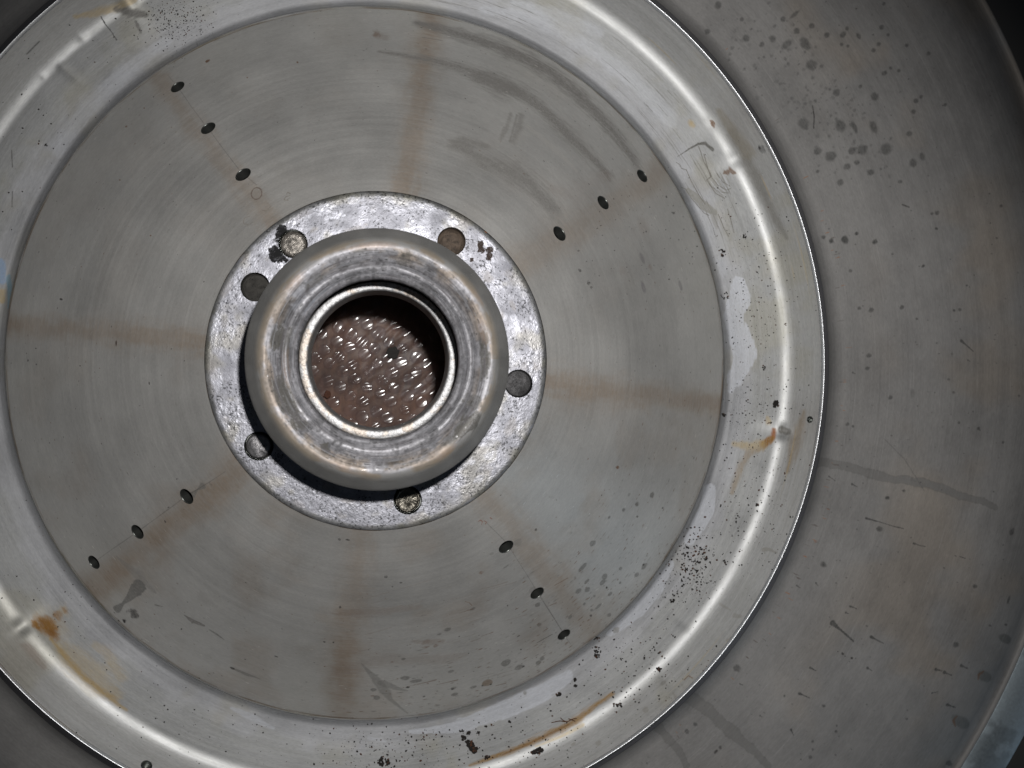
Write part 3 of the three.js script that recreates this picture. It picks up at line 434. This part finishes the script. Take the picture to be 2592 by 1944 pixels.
    stroke(k, kk, pts, ww.map((v) => v + 3), [0.15, 0.147, 0.14, 0.5, 0.5], 0.5, 0.1, 0.2); stroke(k, kk, pts, ww.map((v) => v - 3), [0.225, 0.22, 0.213, 0.55, 0.62], 0.75, 0.2, 0.25);
  }
  stroke(k, 'r1', [[1190, 1240], [1300, 1350], [1410, 1535]], 2.5, [0.15, 0.145, 0.14, 0.5, 0.5], 0.7, 0.4, 0.1);
  // rust ticks beside the rim, turning scratches
  for (let i = 0; i < 110; i++) { const a = rr(-0.75, 0.95), dense = Math.exp(-(((a - 0.33) / 0.35) ** 2)); if (rnd() > 0.25 + 0.75 * dense) continue; k.spot(a, rr(62, 96), rr(0.9, 2), rr(4, 14), rnd() < 0.55 ? [0.32, 0.13, 0.05, 0.7, 0.1] : [0.12, 0.1, 0.09, 0.7, 0.2], rr(0.4, 0.9), 0.4, 0.4); }
  for (let i = 0; i < 170; i++) { const a = rr(-1.2, 1.2), s = 90 + 900 * rnd(), l = rr(0.02, 0.26), r = k.rOf(s); for (let j = 0; j < 4; j++) k.spot(a + l * j / 4, s, l / 4 * r * 0.8, rr(0.8, 1.3), rnd() < 0.6 ? [0.42, 0.41, 0.4, 0.45, 0.8] : [0.15, 0.145, 0.14, 0.5, 0.6], rr(0.1, 0.4), 0.6, 0.2); }
  for (let i = 0; i < 700; i++) { const a = rr(-1.1, 1.1), s = 60 + 860 * rnd(), b = rr(0.8, 2.6); k.spot(a, s, b, b * rr(0.8, 2), TD, rr(0.3, 0.8), 0.5, 0.4); }
}
{
  const k = flsk;
  const fl = (x, y) => { const q = on(x, y, 0); return [q.a, k.sOf(q.r)]; };
  for (const [x, y, r] of [[1480, 590, 60], [1230, 1320, 40], [290, 1240, 30], [430, 1240, 26], [1500, 960, 30]]) { const [a, s] = fl(...z('c1', x, y)); for (let i = 0; i < 40; i++) k.spot(a + rr(-1, 1) * r / 1.71 / 380, s + rr(-1, 1) * r / 1.71, rr(0.8, 2.4), rr(0.8, 2.4), BLACK, rr(0.4, 0.9), 0.4, 0.5); }
  for (let i = 0; i < 1500; i++) { const b = rr(0.7, 2.1); k.spot(rnd() * TAU, rr(130, 255), b * rr(1, 2), b, [0.05, 0.05, 0.06, 0.7, 0.3], rr(0.3, 0.9), 0.4, 0.4); }
  for (let i = 0; i < 160; i++) { const b = rr(3, 14); k.spot(rnd() * TAU, rr(130, 250), b * rr(1, 2.4), b, rnd() < 0.6 ? [0.55, 0.56, 0.62, 0.45, 0.8] : [0.33, 0.31, 0.3, 0.6, 0.6], rr(0.2, 0.6), 0.5, 0.6); }
  for (let i = 0; i < 300; i++) { const a = rnd() * TAU, s = rr(130, 250), l = rr(3, 18); k.spot(a, s, l, 0.7, [0.1, 0.1, 0.11, 0.6, 0.4], rr(0.3, 0.8), 0.4, 0.2, rr(0, 3.1)); }
  // chipped black spots by the first plug and by the second
  for (const [x, y, r] of [[1015, 605, 34], [990, 655, 42], [1040, 660, 40], [985, 700, 34], [960, 760, 16], [930, 905, 56], [960, 950, 52], [900, 930, 36], [985, 890, 34], [1060, 985, 22]]) { const [a, s] = fl(...z('rF', x, y)); k.spot(a, s, r / 4.74 * 1.35, r / 4.74 * 1.25, [0.008, 0.008, 0.009, 0.95, 0], 1, 0.05, 0.7); }
  for (const [x, y, r] of [[270, 600, 55], [290, 690, 55], [440, 700, 55], [440, 820, 60], [110, 890, 30]]) { const [a, s] = fl(1180 + x / 7.54, 540 + y / 7.54); k.spot(a, s, r / 7.54 * 1.25, r / 7.54 * 1.25, [0.04, 0.025, 0.018, 0.8, 0.1], 1, 0.1, 0.7); }
  { const [a, s] = fl(1232, 563); k.spot(a + 0.03, s, 5, 4, RUST, 0.8, 0.5, 0.4); }
}
{
  const k = cosk, co = (x, y) => { const q = on(...z('c1', x, y), 288); return [q.a, k.sOf(q.r)]; };
  for (const [x, y, t, r, c] of [[480, 1010, 70, 26, 0.85], [455, 950, 40, 24, 0.7], [1325, 800, 60, 14, 0.8], [1240, 1110, 50, 22, 0.85], [430, 720, 34, 18, 0.9], [470, 740, 40, 20, 0.6], [590, 480, 30, 14, 0.6], [1190, 1150, 40, 12, 0.7], [640, 1200, 14, 12, 0.95], [1270, 1000, 20, 26, 0.6], [980, 390, 20, 18, 0.6]]) { const [a, s] = co(x, y); k.spot(a, s, t * 0.85, r * 0.95, [0.12, 0.115, 0.105, 0.65, 0.4], c, 0.25, 0.8); }
  for (const [x, y, t] of [[860, 330, 90], [500, 500, 60], [1320, 700, 60], [1150, 1230, 60], [700, 1280, 80], [470, 860, 60], [1300, 560, 40]]) { const [a, s] = co(x, y); k.spot(a, s, t / 1.5, 12, [0.42, 0.29, 0.2, 0.55, 0.4], 0.4, 0.8, 0.6); }
  for (let i = 0; i < 700; i++) { const b = rr(0.7, 2.4); k.spot(rnd() * TAU, rr(30, 112), b * rr(1, 3), b, rnd() < 0.7 ? [0.05, 0.05, 0.05, 0.7, 0.3] : [0.56, 0.555, 0.57, 0.35, 0.9], rr(0.3, 0.8), 0.4, 0.4); }
  for (let i = 0; i < 190; i++) k.spot(rnd() * TAU, rr(36, 100), rr(8, 60), rr(1, 3), rnd() < 0.42 ? [0.5, 0.505, 0.54, 0.38, 0.9] : [0.15, 0.14, 0.15, 0.6, 0.4], rr(0.3, 0.7), 0.4, 0.5);
  for (let i = 0; i < 90; i++) k.spot(rnd() * TAU, rr(105, 200), rr(4, 34), rr(1, 9), SMEAR, rr(0.15, 0.45), 0.7, 0.5);
  for (let i = 0; i < 140; i++) k.spot(rnd() * TAU, rr(100, 200), rr(2, 16), 0.8, rnd() < 0.5 ? [0.7, 0.69, 0.67, 0.35, 0.9] : [0.1, 0.1, 0.1, 0.6, 0.4], rr(0.2, 0.6), 0.4, 0.2, rr(-0.4, 0.4));
}

const ringsk = new Skin(P.ring, [[0.3, 1.6]], 1024, 128, (a, s, r, o) => {
  const x = r * Math.cos(a), z = r * Math.sin(a), cl = fbm(x / 60 + 3, z / 60 + 60, 4), f = fbm(x / 7 + 3, z / 7 + 6, 3) - 0.5, st = vn(s / 30 + 3, a * 9);
  const k = (0.75 + 0.3 * sst(0.42, 0.56, cl) + 0.3 * f + 0.2 * (st - 0.5));
  o[0] = 0.46 * k; o[1] = 0.53 * k; o[2] = 0.57 * k; o[3] = 0.5; o[4] = 0.6;
});

// ---------------------------------------------------------------- things
const used = new Map();
const numbered = (n) => { const k = used.get(n) ?? 0; used.set(n, k + 1); return k ? `${n}_${String(k).padStart(3, '0')}` : n; };
const shade = (o) => { o.castShadow = o.receiveShadow = true; return o; };
function thing(name, label, category, group) { const o = new THREE.Group(); o.name = numbered(name); o.userData = { label, category }; if (group) o.userData.group = group; scene.add(o); return o; }
function part(name, geo, mat, parent, label) { const m = shade(new THREE.Mesh(geo, mat)); m.name = name; if (label) m.userData.label = label; parent.add(m); return m; }

const M = (o) => new THREE.MeshPhysicalMaterial(o);
const grooveMap = (x, y) => tiled(grooveTex, x, y);
const coneM = conesk.materials('turned steel', { anisotropy: 0.7, bumpMap: grooveMap(2, 2), bumpScale: 0.000004 });
const gutM = gutsk.materials('gutter steel', { bumpMap: grooveMap(3, 0.8), bumpScale: 0.000008 });
const bowlM = bowlsk.materials('bowl steel', { bumpMap: grooveMap(3, 2), bumpScale: 0.000009 });
const flM = flsk.materials('flange metal', { anisotropy: 0, bumpMap: tiled(pitTex, 8, 0.8), bumpScale: 0.00025 });
const coM = cosk.materials('collar metal', { anisotropy: 0.2, bumpMap: tiled(pitTex, 6, 0.8), bumpScale: 0.0001 });
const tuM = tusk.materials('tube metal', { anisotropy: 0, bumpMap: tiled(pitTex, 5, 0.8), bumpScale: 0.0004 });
const holeM = M({ name: 'drilled steel', color: new THREE.Color(0.2, 0.21, 0.2), metalness: 0.9, roughness: 0.33 });
const darkM = M({ name: 'dark steel', color: new THREE.Color(0.08, 0.08, 0.08), metalness: 0.5, roughness: 0.6 });

const ev = new Evaluator(); ev.attributes = ['position', 'normal', 'uv']; ev.useGroups = true;
function drill(geo, mats, cutters) {                                  // cutters: [position (units), direction, radius, half-length]
  let b = new Brush(geo, mats); b.updateMatrixWorld();
  for (const [p, d, r, h] of cutters) {
    const c = new Brush(new THREE.CylinderGeometry(r * U, r * U, 2 * h * U, 28), holeM);
    c.position.copy(p).multiplyScalar(U); c.quaternion.setFromUnitVectors(V3(0, 1, 0), d); c.updateMatrixWorld();
    b = ev.evaluate(b, c, SUBTRACTION);
  }
  return [b.geometry, b.material];
}

// the knocks in the gutter's outer corner: [angle, radius, height, half-width]
const DENTS = [[350, 42, 5], [52, 1588, 6.5], [1990, 1092, 5.5], [1852, 408, 3], [1795, 315, 1.8], [1515, 1900, 1.2]].map(([x, y, h]) => { const q = on(x, y); return [q.a, 1320, h, 25]; });
for (let i = 0; i < 40; i++) DENTS.push([rnd() * TAU - Math.PI, rr(1290, 1395), rr(-1.2, 1.6), rr(9, 40)]);
function dented(geo) {
  const p = geo.attributes.position, n = geo.attributes.normal, h = (x, z) => { const r = Math.hypot(x, z), a = Math.atan2(z, x); let v = 0; for (const [b, R, k, w] of DENTS) { const d = ((wrapA(a - b) * r) ** 2 + (r - R) ** 2) / (w * w); if (d < 8) v += k * Math.exp(-d); } return v; };
  for (let i = 0; i < p.count; i++) {
    const x = p.getX(i) / U, z = p.getZ(i) / U, r = Math.hypot(x, z); if (n.getY(i) < 0.1 || r < 1240 || p.getY(i) / U < -660) continue;
    const N = V3(n.getX(i), n.getY(i), n.getZ(i)), v = h(x, z), e = 1, gx = (h(x + e, z) - h(x - e, z)) / (2 * e), gz = (h(x, z + e) - h(x, z - e)) / (2 * e);
    if (Math.abs(v) < 0.002) continue;
    p.setXYZ(i, p.getX(i), p.getY(i) + v * U, p.getZ(i));
    N.multiplyScalar(1 / N.y); N.x -= gx; N.z -= gz; N.normalize(); n.setXYZ(i, N.x, N.y, N.z);
  }
  return geo;
}
// --- the coned disc in the middle
const disc = thing('centrifuge_disc', 'steel cone disc with a bright hub flange and four radial rows of three drilled holes', 'machine part');
const T = 26, nx = 0.669, ny = 0.743;                                 // wall thickness; outward normal of the cone in the (r, y) plane
const ROWS = [[[449.5, 220], [526.8, 324.5], [615.2, 441.7]], [[237.6, 1423.3], [347.9, 1346.4], [472.3, 1256.7]], [[1427.6, 1606.4], [1359.7, 1501.4], [1281.2, 1384.2]], [[1625.6, 445.2], [1526.8, 512.7], [1416.3, 591]]];
const cut = [], holes = [];
for (const row of ROWS) for (const [x, y] of row) {
  const q = on(x, y), n = V3(nx * Math.cos(q.a), ny, nx * Math.sin(q.a)), p = V3(q.x, q.y, q.z);
  cut.push([p, n, 22.6, 60]); holes.push([p, n]);
}
{
  const back = [[1070, -626], [431, -5 - T * 1.4]];
  const [g, m] = drill(turned(P.cone, back, HALVES, 288), coneM, cut);
  const cone = part('cone', g, m, disc);
  const wall = new THREE.LatheGeometry([[20.6, -T], [20.6, -2.2], [21.4, -0.8], [22.7, -0.2], [22.7, -3], [22.7, -T]].map(([r, y]) => new THREE.Vector2(r * U, y * U)), 32);
  for (const [p, n] of holes) { const h = part('hole_wall', wall, holeM, cone); h.position.copy(p).multiplyScalar(U); h.quaternion.setFromUnitVectors(V3(0, 1, 0), n); }
}
{
  const top = [...P.gutter, ...P.rim], back = [[1394, -740], [1080, -740], [1080, -640]];
  const bits = [[2050, 1062, 11, 26], [371, 1938, 17, 30]].map(([x, y, r, h]) => { const q = on(x, y); return [V3(q.x, q.y, q.z), V3(-0.8 * Math.cos(q.a), 0.6, -0.8 * Math.sin(q.a)), r, h]; });
  const [g, m] = drill(dented(turned(top, back, HALVES, 960)), gutM, bits);
  part('rim_gutter', g, m, disc, 'shallow gutter and upturned rim round the foot of the cone');
  part('rim_edge', turned(P.bead, [[1405, -700], [1394.5, -700]], [[0, TAU]], 360), M({ name: 'polished edge', color: new THREE.Color(0.36, 0.37, 0.385), metalness: 0.85, roughness: 0.27, bumpMap: tiled(pitTex, 60, 0.1), bumpScale: 0.00005 }), disc, 'thin polished edge of the rim');
  part('rim_skirt', turned(P.skirt, [[1470, -740], [1405.5, -740]], [[0, TAU]], 320), M({ name: 'skirt steel', color: new THREE.Color(0.28, 0.28, 0.3), metalness: 0.8, roughness: 0.5 }), disc);
}
{
  // the hub flange with its six plugs
  const PL = [[742, 617], [1143, 611], [646, 726.5], [655, 1129], [1032, 1266], [1312.6, 971]].map(([x, y]) => on(x, y, 0));
  const back = [[430, -70], [180, -70]];
  const [g, m] = drill(turned(P.flange, back, [[0, TAU]], 256), flM, PL.map((q) => [V3(q.x, 0, q.z), V3(0, 1, 0), 36.5, 40]));
  const fl = part('hub_flange', g, m, disc, 'bright mottled flange ring with round plugs');
  const plugs = [
    ['dirty plug ringed by black spots', [[0, -6], [12, -3], [20, -7], [29, -4], [33.5, -12], [33.5, -42]], { color: [0.24, 0.225, 0.21], rough: 0.34, metal: 0.6 }],
    ['sunken brown plug', [[0, -26], [20, -24], [32, -29], [36.4, -34], [36.4, -42]], { color: [0.12, 0.09, 0.07], rough: 0.75, metal: 0.2 }],
    ['black sunken plug', [[0, -30], [30, -30], [36.4, -31], [36.4, -42]], { color: [0.05, 0.048, 0.045], rough: 0.85, metal: 0.2 }],
    ['pale domed plug half in shadow', [[0, 2], [14, 1], [26, -2], [30, -5], [33, -14], [33, -42]], { color: [0.42, 0.42, 0.45], rough: 0.5, metal: 0.8 }],
    ['dark plug with a shiny raised edge', [[0, -11], [9, -10], [24, -12], [27, -8], [30, -6.5], [32.5, -12], [33.5, -42]], { color: [0.17, 0.16, 0.14], rough: 0.32, metal: 0.8 }],
    ['dark grey plug with a pale middle', [[0, -9], [10, -9], [16, -11], [30, -12], [35, -16], [35.5, -42]], { color: [0.1, 0.1, 0.108], rough: 0.6, metal: 0.5 }],
  ];
  const mottle = (() => { const W = 128, d = new Uint8Array(W * W * 4); for (let j = 0; j < W; j++) for (let i = 0; i < W; i++) { const f = Math.min(1, Math.max(0, 0.25 + 1.1 * fbm(i / 11, j / 14, 4))) * (vn(i / 3, j / 3) > 0.86 ? 0.3 : 1), q = (j * W + i) * 4; d[q] = 255 * f; d[q + 1] = 250 * f; d[q + 2] = 240 * f; d[q + 3] = 255; } const t = new THREE.DataTexture(d, W, W); t.magFilter = THREE.LinearFilter; t.needsUpdate = true; return t; })();
  PL.forEach((q, i) => {
    const [label, prof, c] = plugs[i];
    const geo = new THREE.LatheGeometry(prof.map(([r, y]) => new THREE.Vector2(Math.max(r, 0.001) * U, y * U)).reverse(), 40);
    const p = geo.attributes.position;
    for (let k = 0; k < p.count; k++) { const x = p.getX(k) / U, z = p.getZ(k) / U; if (Math.hypot(x, z) < 31) p.setY(k, p.getY(k) + (fbm(x / 9 + i * 11, z / 9 + 50, 3) - 0.5) * 7 * U); }
    geo.computeVertexNormals();
    const h = part('plug', geo, M({ name: 'plug metal', map: mottle, color: new THREE.Color(...c.color), roughness: c.rough, metalness: c.metal, bumpMap: tiled(pitTex, 1.5, 0.4), bumpScale: 0.0002 }), fl, label);
    h.position.set(q.x * U, 0, q.z * U);
  });
}
{
  const back = [[285, 170], [285, 2], [195, 2], [195, 240]];
  part('hub_collar', turned(COLLAR, back, [[0, TAU]], 256), coM[0], disc, 'round shouldered collar standing on the flange, stained brown inside');
  const tube = TUBE;
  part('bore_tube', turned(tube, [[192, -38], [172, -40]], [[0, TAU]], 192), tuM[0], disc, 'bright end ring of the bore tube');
}

// --- the wide bowl round it
const bowl = thing('outer_bowl', 'wide dull grey steel bowl surrounding the cone disc, spotted with dark drops', 'bowl');
part('bowl_wall', turned(P.bowl, [[2485, -980], [1471, -980]], BOWLS, 360), bowlM, bowl);
const ring = thing('frame_ring', 'pale blue grey metal ring beyond the bowl edge in the lower right corner', 'metal ring');
const ringM = ringsk.materials('pale ring metal', { anisotropy: 0, bumpMap: tiled(pitTex, 20, 1), bumpScale: 0.0001 })[0];
part('ring_face', turned(P.ring, [[2666, -980], [2506, -980]], [[0.3, 1.6]], 360), ringM, ring);

// --- what lies below
{
  const floor = shade(new THREE.Mesh(new THREE.CircleGeometry(2.4, 64).rotateX(-Math.PI / 2), M({ name: 'dark floor', color: new THREE.Color(0.06, 0.058, 0.055), roughness: 0.8 })));
  floor.position.y = -985 * U; floor.name = 'floor'; floor.userData = { kind: 'structure', label: 'dark floor under the machine', category: 'floor' }; scene.add(floor);
  const tex = (() => { const W = 256, d = new Uint8Array(W * W * 4); for (let j = 0; j < W; j++) for (let i = 0; i < W; i++) { const f = 0.72 + 0.5 * (fbm(i / 28, j / 28, 4) - 0.5) + 0.16 * (vn(i / 1.6, j / 9) - 0.5), q = (j * W + i) * 4; d[q] = 128 * f; d[q + 1] = 94 * f; d[q + 2] = 74 * f; d[q + 3] = 255; } const t = new THREE.DataTexture(d, W, W); t.magFilter = THREE.LinearFilter; t.colorSpace = THREE.SRGBColorSpace; t.needsUpdate = true; return t; })();
  const board = shade(new THREE.Mesh(new THREE.BoxGeometry(760 * U, 118 * U, 760 * U), M({ name: 'brown board', map: tex, roughness: 0.75 })));
  board.position.y = -664 * U; board.name = 'board'; board.userData = { label: 'brown board under the bubble wrap inside the bore', category: 'board' }; scene.add(board);
}

// --- loose dirt lying in the gutter and on the rim: grains too many to count
{
  const geo = new THREE.IcosahedronGeometry(1, 1), p = geo.attributes.position;
  for (let i = 0; i < p.count; i++) { const k = 0.75 + 0.5 * vn(p.getX(i) * 2.3 + 9, p.getY(i) * 2.3 + p.getZ(i) * 1.7); p.setXYZ(i, p.getX(i) * k, p.getY(i) * k * 0.55, p.getZ(i) * k); }
  geo.computeVertexNormals();
  const mats = [], cols = [], add = (x, y, w, brown) => {
    const q = on(x, y); if (q.r < 1104 || q.r > 1396) return;
    const e = 2, sl = Math.atan2(topY(q.r + e) - topY(q.r - e), 2 * e), n = V3(-Math.sin(sl) * Math.cos(q.a), Math.cos(sl), -Math.sin(sl) * Math.sin(q.a));
    w *= 0.8; const t = new THREE.Quaternion().setFromUnitVectors(V3(0, 1, 0), n).multiply(new THREE.Quaternion().setFromAxisAngle(V3(0, 1, 0), rnd() * TAU));
    mats.push(new THREE.Matrix4().compose(V3(q.x, q.y + w * 0.15, q.z).multiplyScalar(U), t, V3(w * rr(0.7, 1.4), w * rr(0.5, 0.9), w).multiplyScalar(U)));
    cols.push(brown ? [0.07, 0.03, 0.015] : [0.014, 0.012, 0.01]);
  };
  const cloud = (k, x0, y0, x1, y1, n, a, b, pow = 2.4) => { for (let i = 0; i < n * 2.5; i++) add(...z(k, (x0 + x1) / 2 + (x1 - x0) * 0.75 * (rnd() + rnd() + rnd() - 1.5), (y0 + y1) / 2 + (y1 - y0) * 0.75 * (rnd() + rnd() + rnd() - 1.5)), a + (b - a) * Math.pow(rnd(), pow), rnd() < 0.2); };
  const heap = (k, x, y, rx, ry, n, a, b, rot = 0) => { for (let i = 0; i < n; i++) { const t = rnd() * TAU, d = Math.sqrt(rnd()), u = Math.cos(t) * d * rx, v = Math.sin(t) * d * ry; add(...z(k, x + u * Math.cos(rot) - v * Math.sin(rot), y + u * Math.sin(rot) + v * Math.cos(rot)), rr(a, b), rnd() < 0.15); } };
  heap('rA', 350, 1450, 62, 34, 60, 3, 6.5, 0.9); heap('rA', 380, 1490, 28, 24, 22, 4, 7); heap('rA', 270, 1375, 20, 18, 10, 4, 6); heap('rA', 326, 1330, 16, 14, 8, 3, 5); heap('rA', 260, 1308, 22, 8, 8, 2, 4); heap('rA', 410, 1327, 14, 11, 7, 2, 4);
  heap('rA', 975, 1500, 62, 22, 46, 3, 6, -0.35); heap('rA', 1330, 826, 13, 13, 8, 3, 5); heap('rA', 1331, 886, 16, 12, 8, 3, 5); heap('rA', 1175, 962, 28, 15, 14, 3, 5); heap('rA', 500, 1556, 20, 12, 10, 3, 5); heap('rA', 711, 1225, 10, 8, 5, 3, 4.5); heap('rA', 485, 1266, 15, 6, 5, 2.5, 4);
  heap('r7', 290, 1620, 34, 30, 26, 3, 6); heap('r7', 2018, 655, 14, 12, 10, 3, 5); heap('r7', 1570, 960, 20, 40, 26, 2, 5); heap('r7', 1560, 880, 24, 10, 16, 2, 5); heap('r7', 1940, 1070, 14, 16, 9, 3, 5); heap('r7', 1690, 1280, 34, 14, 18, 2, 5); heap('r7', 1850, 995, 5, 14, 5, 2, 4); heap('r7', 905, 1597, 16, 10, 8, 2, 4);
  heap('r1', 580, 1047, 11, 22, 14, 4, 7, 0.5); heap('r1', 293, 1106, 14, 9, 8, 3, 5); heap('r1', 549, 1150, 9, 6, 5, 3, 4); heap('r1', 516, 840, 9, 16, 7, 2, 4); heap('r1', 280, 200, 24, 24, 14, 2, 4.5); heap('r1', 408, 105, 12, 12, 7, 2, 5); heap('r1', 298, 440, 22, 22, 12, 1.6, 3.4);
  heap('rB', 870, 1400, 40, 8, 18, 2, 4, 0.1); heap('rB', 945, 1365, 24, 16, 10, 2, 4, 0.7); heap('rB', 875, 1470, 12, 14, 6, 3, 4); heap('rB', 785, 1470, 12, 8, 5, 3, 4); heap('rB', 1105, 1395, 10, 20, 7, 2, 4); heap('rB', 1385, 920, 12, 14, 5, 3, 5);
  cloud('rB', 720, 1210, 1000, 1640, 130, 0.9, 4.5); cloud('rB', 1050, 500, 1600, 1400, 110, 0.8, 3.6); cloud('rB', 1100, 0, 1650, 300, 60, 0.8, 3.2);
  cloud('r7', 1500, 820, 2133, 1300, 150, 0.8, 4); cloud('r7', 0, 1450, 700, 1659, 130, 0.8, 4); cloud('r7', 700, 1350, 1500, 1650, 90, 0.8, 3.6); cloud('r7', 1900, 300, 2133, 700, 70, 0.8, 3.4);
  cloud('rD', 1000, 550, 1659, 1659, 210, 0.7, 3); cloud('r1', 260, 700, 660, 1659, 110, 0.7, 3);
  cloud('r2', 900, 20, 1200, 220, 170, 0.6, 2.6, 1.6); cloud('r2', 100, 100, 2100, 1500, 200, 0.6, 3); cloud('r6', 0, 150, 900, 900, 70, 0.6, 2.8); cloud('r6', 800, 1100, 2100, 1659, 90, 0.7, 3);
  heap('r2', 275, 872, 8, 10, 5, 2, 4);
  const dirt = new THREE.InstancedMesh(geo, M({ name: 'dirt', color: new THREE.Color(1, 1, 1), roughness: 0.9, metalness: 0 }), mats.length);
  mats.forEach((m, i) => { dirt.setMatrixAt(i, m); dirt.setColorAt(i, new THREE.Color(...cols[i])); });
  dirt.name = 'dirt_grains'; dirt.userData = { kind: 'stuff', label: 'black and brown grains of dirt scattered in the gutter round the cone', category: 'dirt' };
  scene.add(shade(dirt));
}
// --- twig of rust lying in the gutter, below right
{
  const m = M({ name: 'rusty shaving', color: new THREE.Color(0.09, 0.035, 0.012), roughness: 0.8 }), t = thing('metal_shaving', 'thin rusty shaving lying in the gutter at the lower right by a brown stain', 'shaving');
  for (const pts of [[[1105, 1228], [1180, 1212], [1250, 1218], [1310, 1192], [1345, 1188]], [[1190, 1182], [1215, 1205], [1255, 1222]], [[1265, 1190], [1330, 1214]]]) {
    const c = new THREE.CatmullRomCurve3(pts.map(([x, y]) => { const q = on(...z('rA', x, y)); return V3(q.x, q.y + 2.5, q.z).multiplyScalar(U); }));
    part('strand', new THREE.TubeGeometry(c, 16, 1.4 * U, 5), m, t);
  }
}
// --- bubble wrap under the bore
{
  const wrap = thing('bubble_wrap', 'clear crumpled bubble wrap lying on brown board below the bore', 'bubble wrap');
  const film = M({ name: 'clear film', color: new THREE.Color(0.97, 0.97, 1), transmission: 1, thickness: 0, roughness: 0.16, ior: 1.5, specularIntensity: 1 });
  const Y = -592, crease = (x, z) => { const u = (x * 0.62 + z * 0.78), v = (x * 0.78 - z * 0.62); return 3.4 * (fbm(u / 30 + 4, v / 80 + 9, 3) - 0.5); };
  const sheet = new THREE.PlaneGeometry(680, 680, 150, 150).rotateX(-Math.PI / 2), sp = sheet.attributes.position;
  for (let i = 0; i < sp.count; i++) { const x = sp.getX(i), zz = sp.getZ(i); sp.setXYZ(i, x * U, (Y + crease(x, zz)) * U, zz * U); }
  sheet.computeVertexNormals();
  const flat = film.clone(); flat.name = 'clear film sheet'; flat.specularIntensity = 0.05; flat.roughness = 0.25;
  part('film', sheet, flat, wrap);
  const shapes = [];
  for (let v = 0; v < 9; v++) {
    const pos = [], idx = [], NR = 22, NA = 32, flat = 0.55 + 0.45 * rnd(), sx = rnd() * 60, kk = rr(3.4, 6.5), amp = rr(0.6, 1.3);
    for (let i = 0; i <= NR; i++) for (let j = 0; j <= NA; j++) {
      const d = i / NR, t = j / NA * TAU, x = Math.cos(t) * d, zz = Math.sin(t) * d, u = x * 0.6 + zz * 0.8, w = x * 0.8 - zz * 0.6;
      const dome = 1 - sst(0.78, 1, d) * 1.02 + 0.02;
      const wr = dome * amp * (1.1 * Math.sin(u * kk + 1.3 * vn(w * 0.7 + sx, sx) + sx) + 0.7 * (vn(u * 3 + sx, w * 0.8 + sx) - 0.5) + 1.1 * (vn(w * 0.9 + sx, u * 0.4) - 0.5)) - 0.8 * d * d + 1.6 * Math.exp(-(((d - 0.9) / 0.07) ** 2)) * vn(t * 0.9 + sx, sx);
      pos.push(x * 22 * U, (dome * 7 * flat + wr) * U, zz * 22 * U);
      if (i < NR && j < NA) { const a = i * (NA + 1) + j, b = a + NA + 1; idx.push(a, a + 1, b, b, a + 1, b + 1); }
    }
    const g = new THREE.BufferGeometry(); g.setAttribute('position', new THREE.Float32BufferAttribute(pos, 3)); g.setIndex(idx); g.computeVertexNormals(); shapes.push(g);
  }
  let n = 0;
  for (let i = -7; i <= 7; i++) for (let j = -7; j <= 7; j++) {
    const u = (i + (j & 1) * 0.5) * 47, w = j * 41, x = u * 0.86 - w * 0.5 + rr(-5, 5) + 10 * Math.sin(j * 1.3 + i * 0.4), zz = u * 0.5 + w * 0.86 + rr(-5, 5);
    if (Math.hypot(x + 10, zz - 10) > 255) continue;
    const b = part('bubble', shapes[n++ % 9], film, wrap), k = rr(0.85, 1.05); b.position.set(x * U, (Y + crease(x, zz) + 1) * U, zz * U); b.scale.set(k * rr(0.95, 1.12), rr(0.7, 1.6), k * rr(0.88, 1.04)); b.rotation.set(rr(-0.05, 0.05), rr(-0.35, 0.35), rr(-0.05, 0.05));
  }
  const chip = (name, label, px, py, R, c, sx) => {
    const sh = new THREE.Shape(); for (let i = 0; i < 22; i++) { const t = i / 22 * TAU, r = R * (0.75 + 0.5 * vn(i * 0.9 + sx, sx)); i ? sh.lineTo(r * Math.cos(t) * U, r * Math.sin(t) * U) : sh.moveTo(r * U, 0); }
    const g = new THREE.ExtrudeGeometry(sh, { depth: 3 * U, bevelEnabled: true, bevelSize: 1 * U, bevelThickness: 1 * U, bevelSegments: 1 }).rotateX(-Math.PI / 2);
    const q = on(px, py, Y + 16), m = shade(new THREE.Mesh(g, M({ name: 'flake', color: new THREE.Color(...c), roughness: 0.85, bumpMap: tiled(pitTex, 30, 30), bumpScale: 0.001 })));
    m.position.set(q.x * U, (Y + 14) * U, q.z * U); m.rotation.set(0.06, 0.4, -0.05); m.name = name; m.userData = { label, category: 'debris' }; scene.add(m);
  };
  chip('debris_flake', 'round black flake of dirt lying on the bubble wrap inside the bore', 994, 894, 19, [0.03, 0.028, 0.026], 3);
  chip('debris_chip', 'small brown chip on the bubble wrap at the lower left edge of the bore', 829, 998, 11, [0.09, 0.035, 0.02], 17);
}
renderer.render(scene, camera);
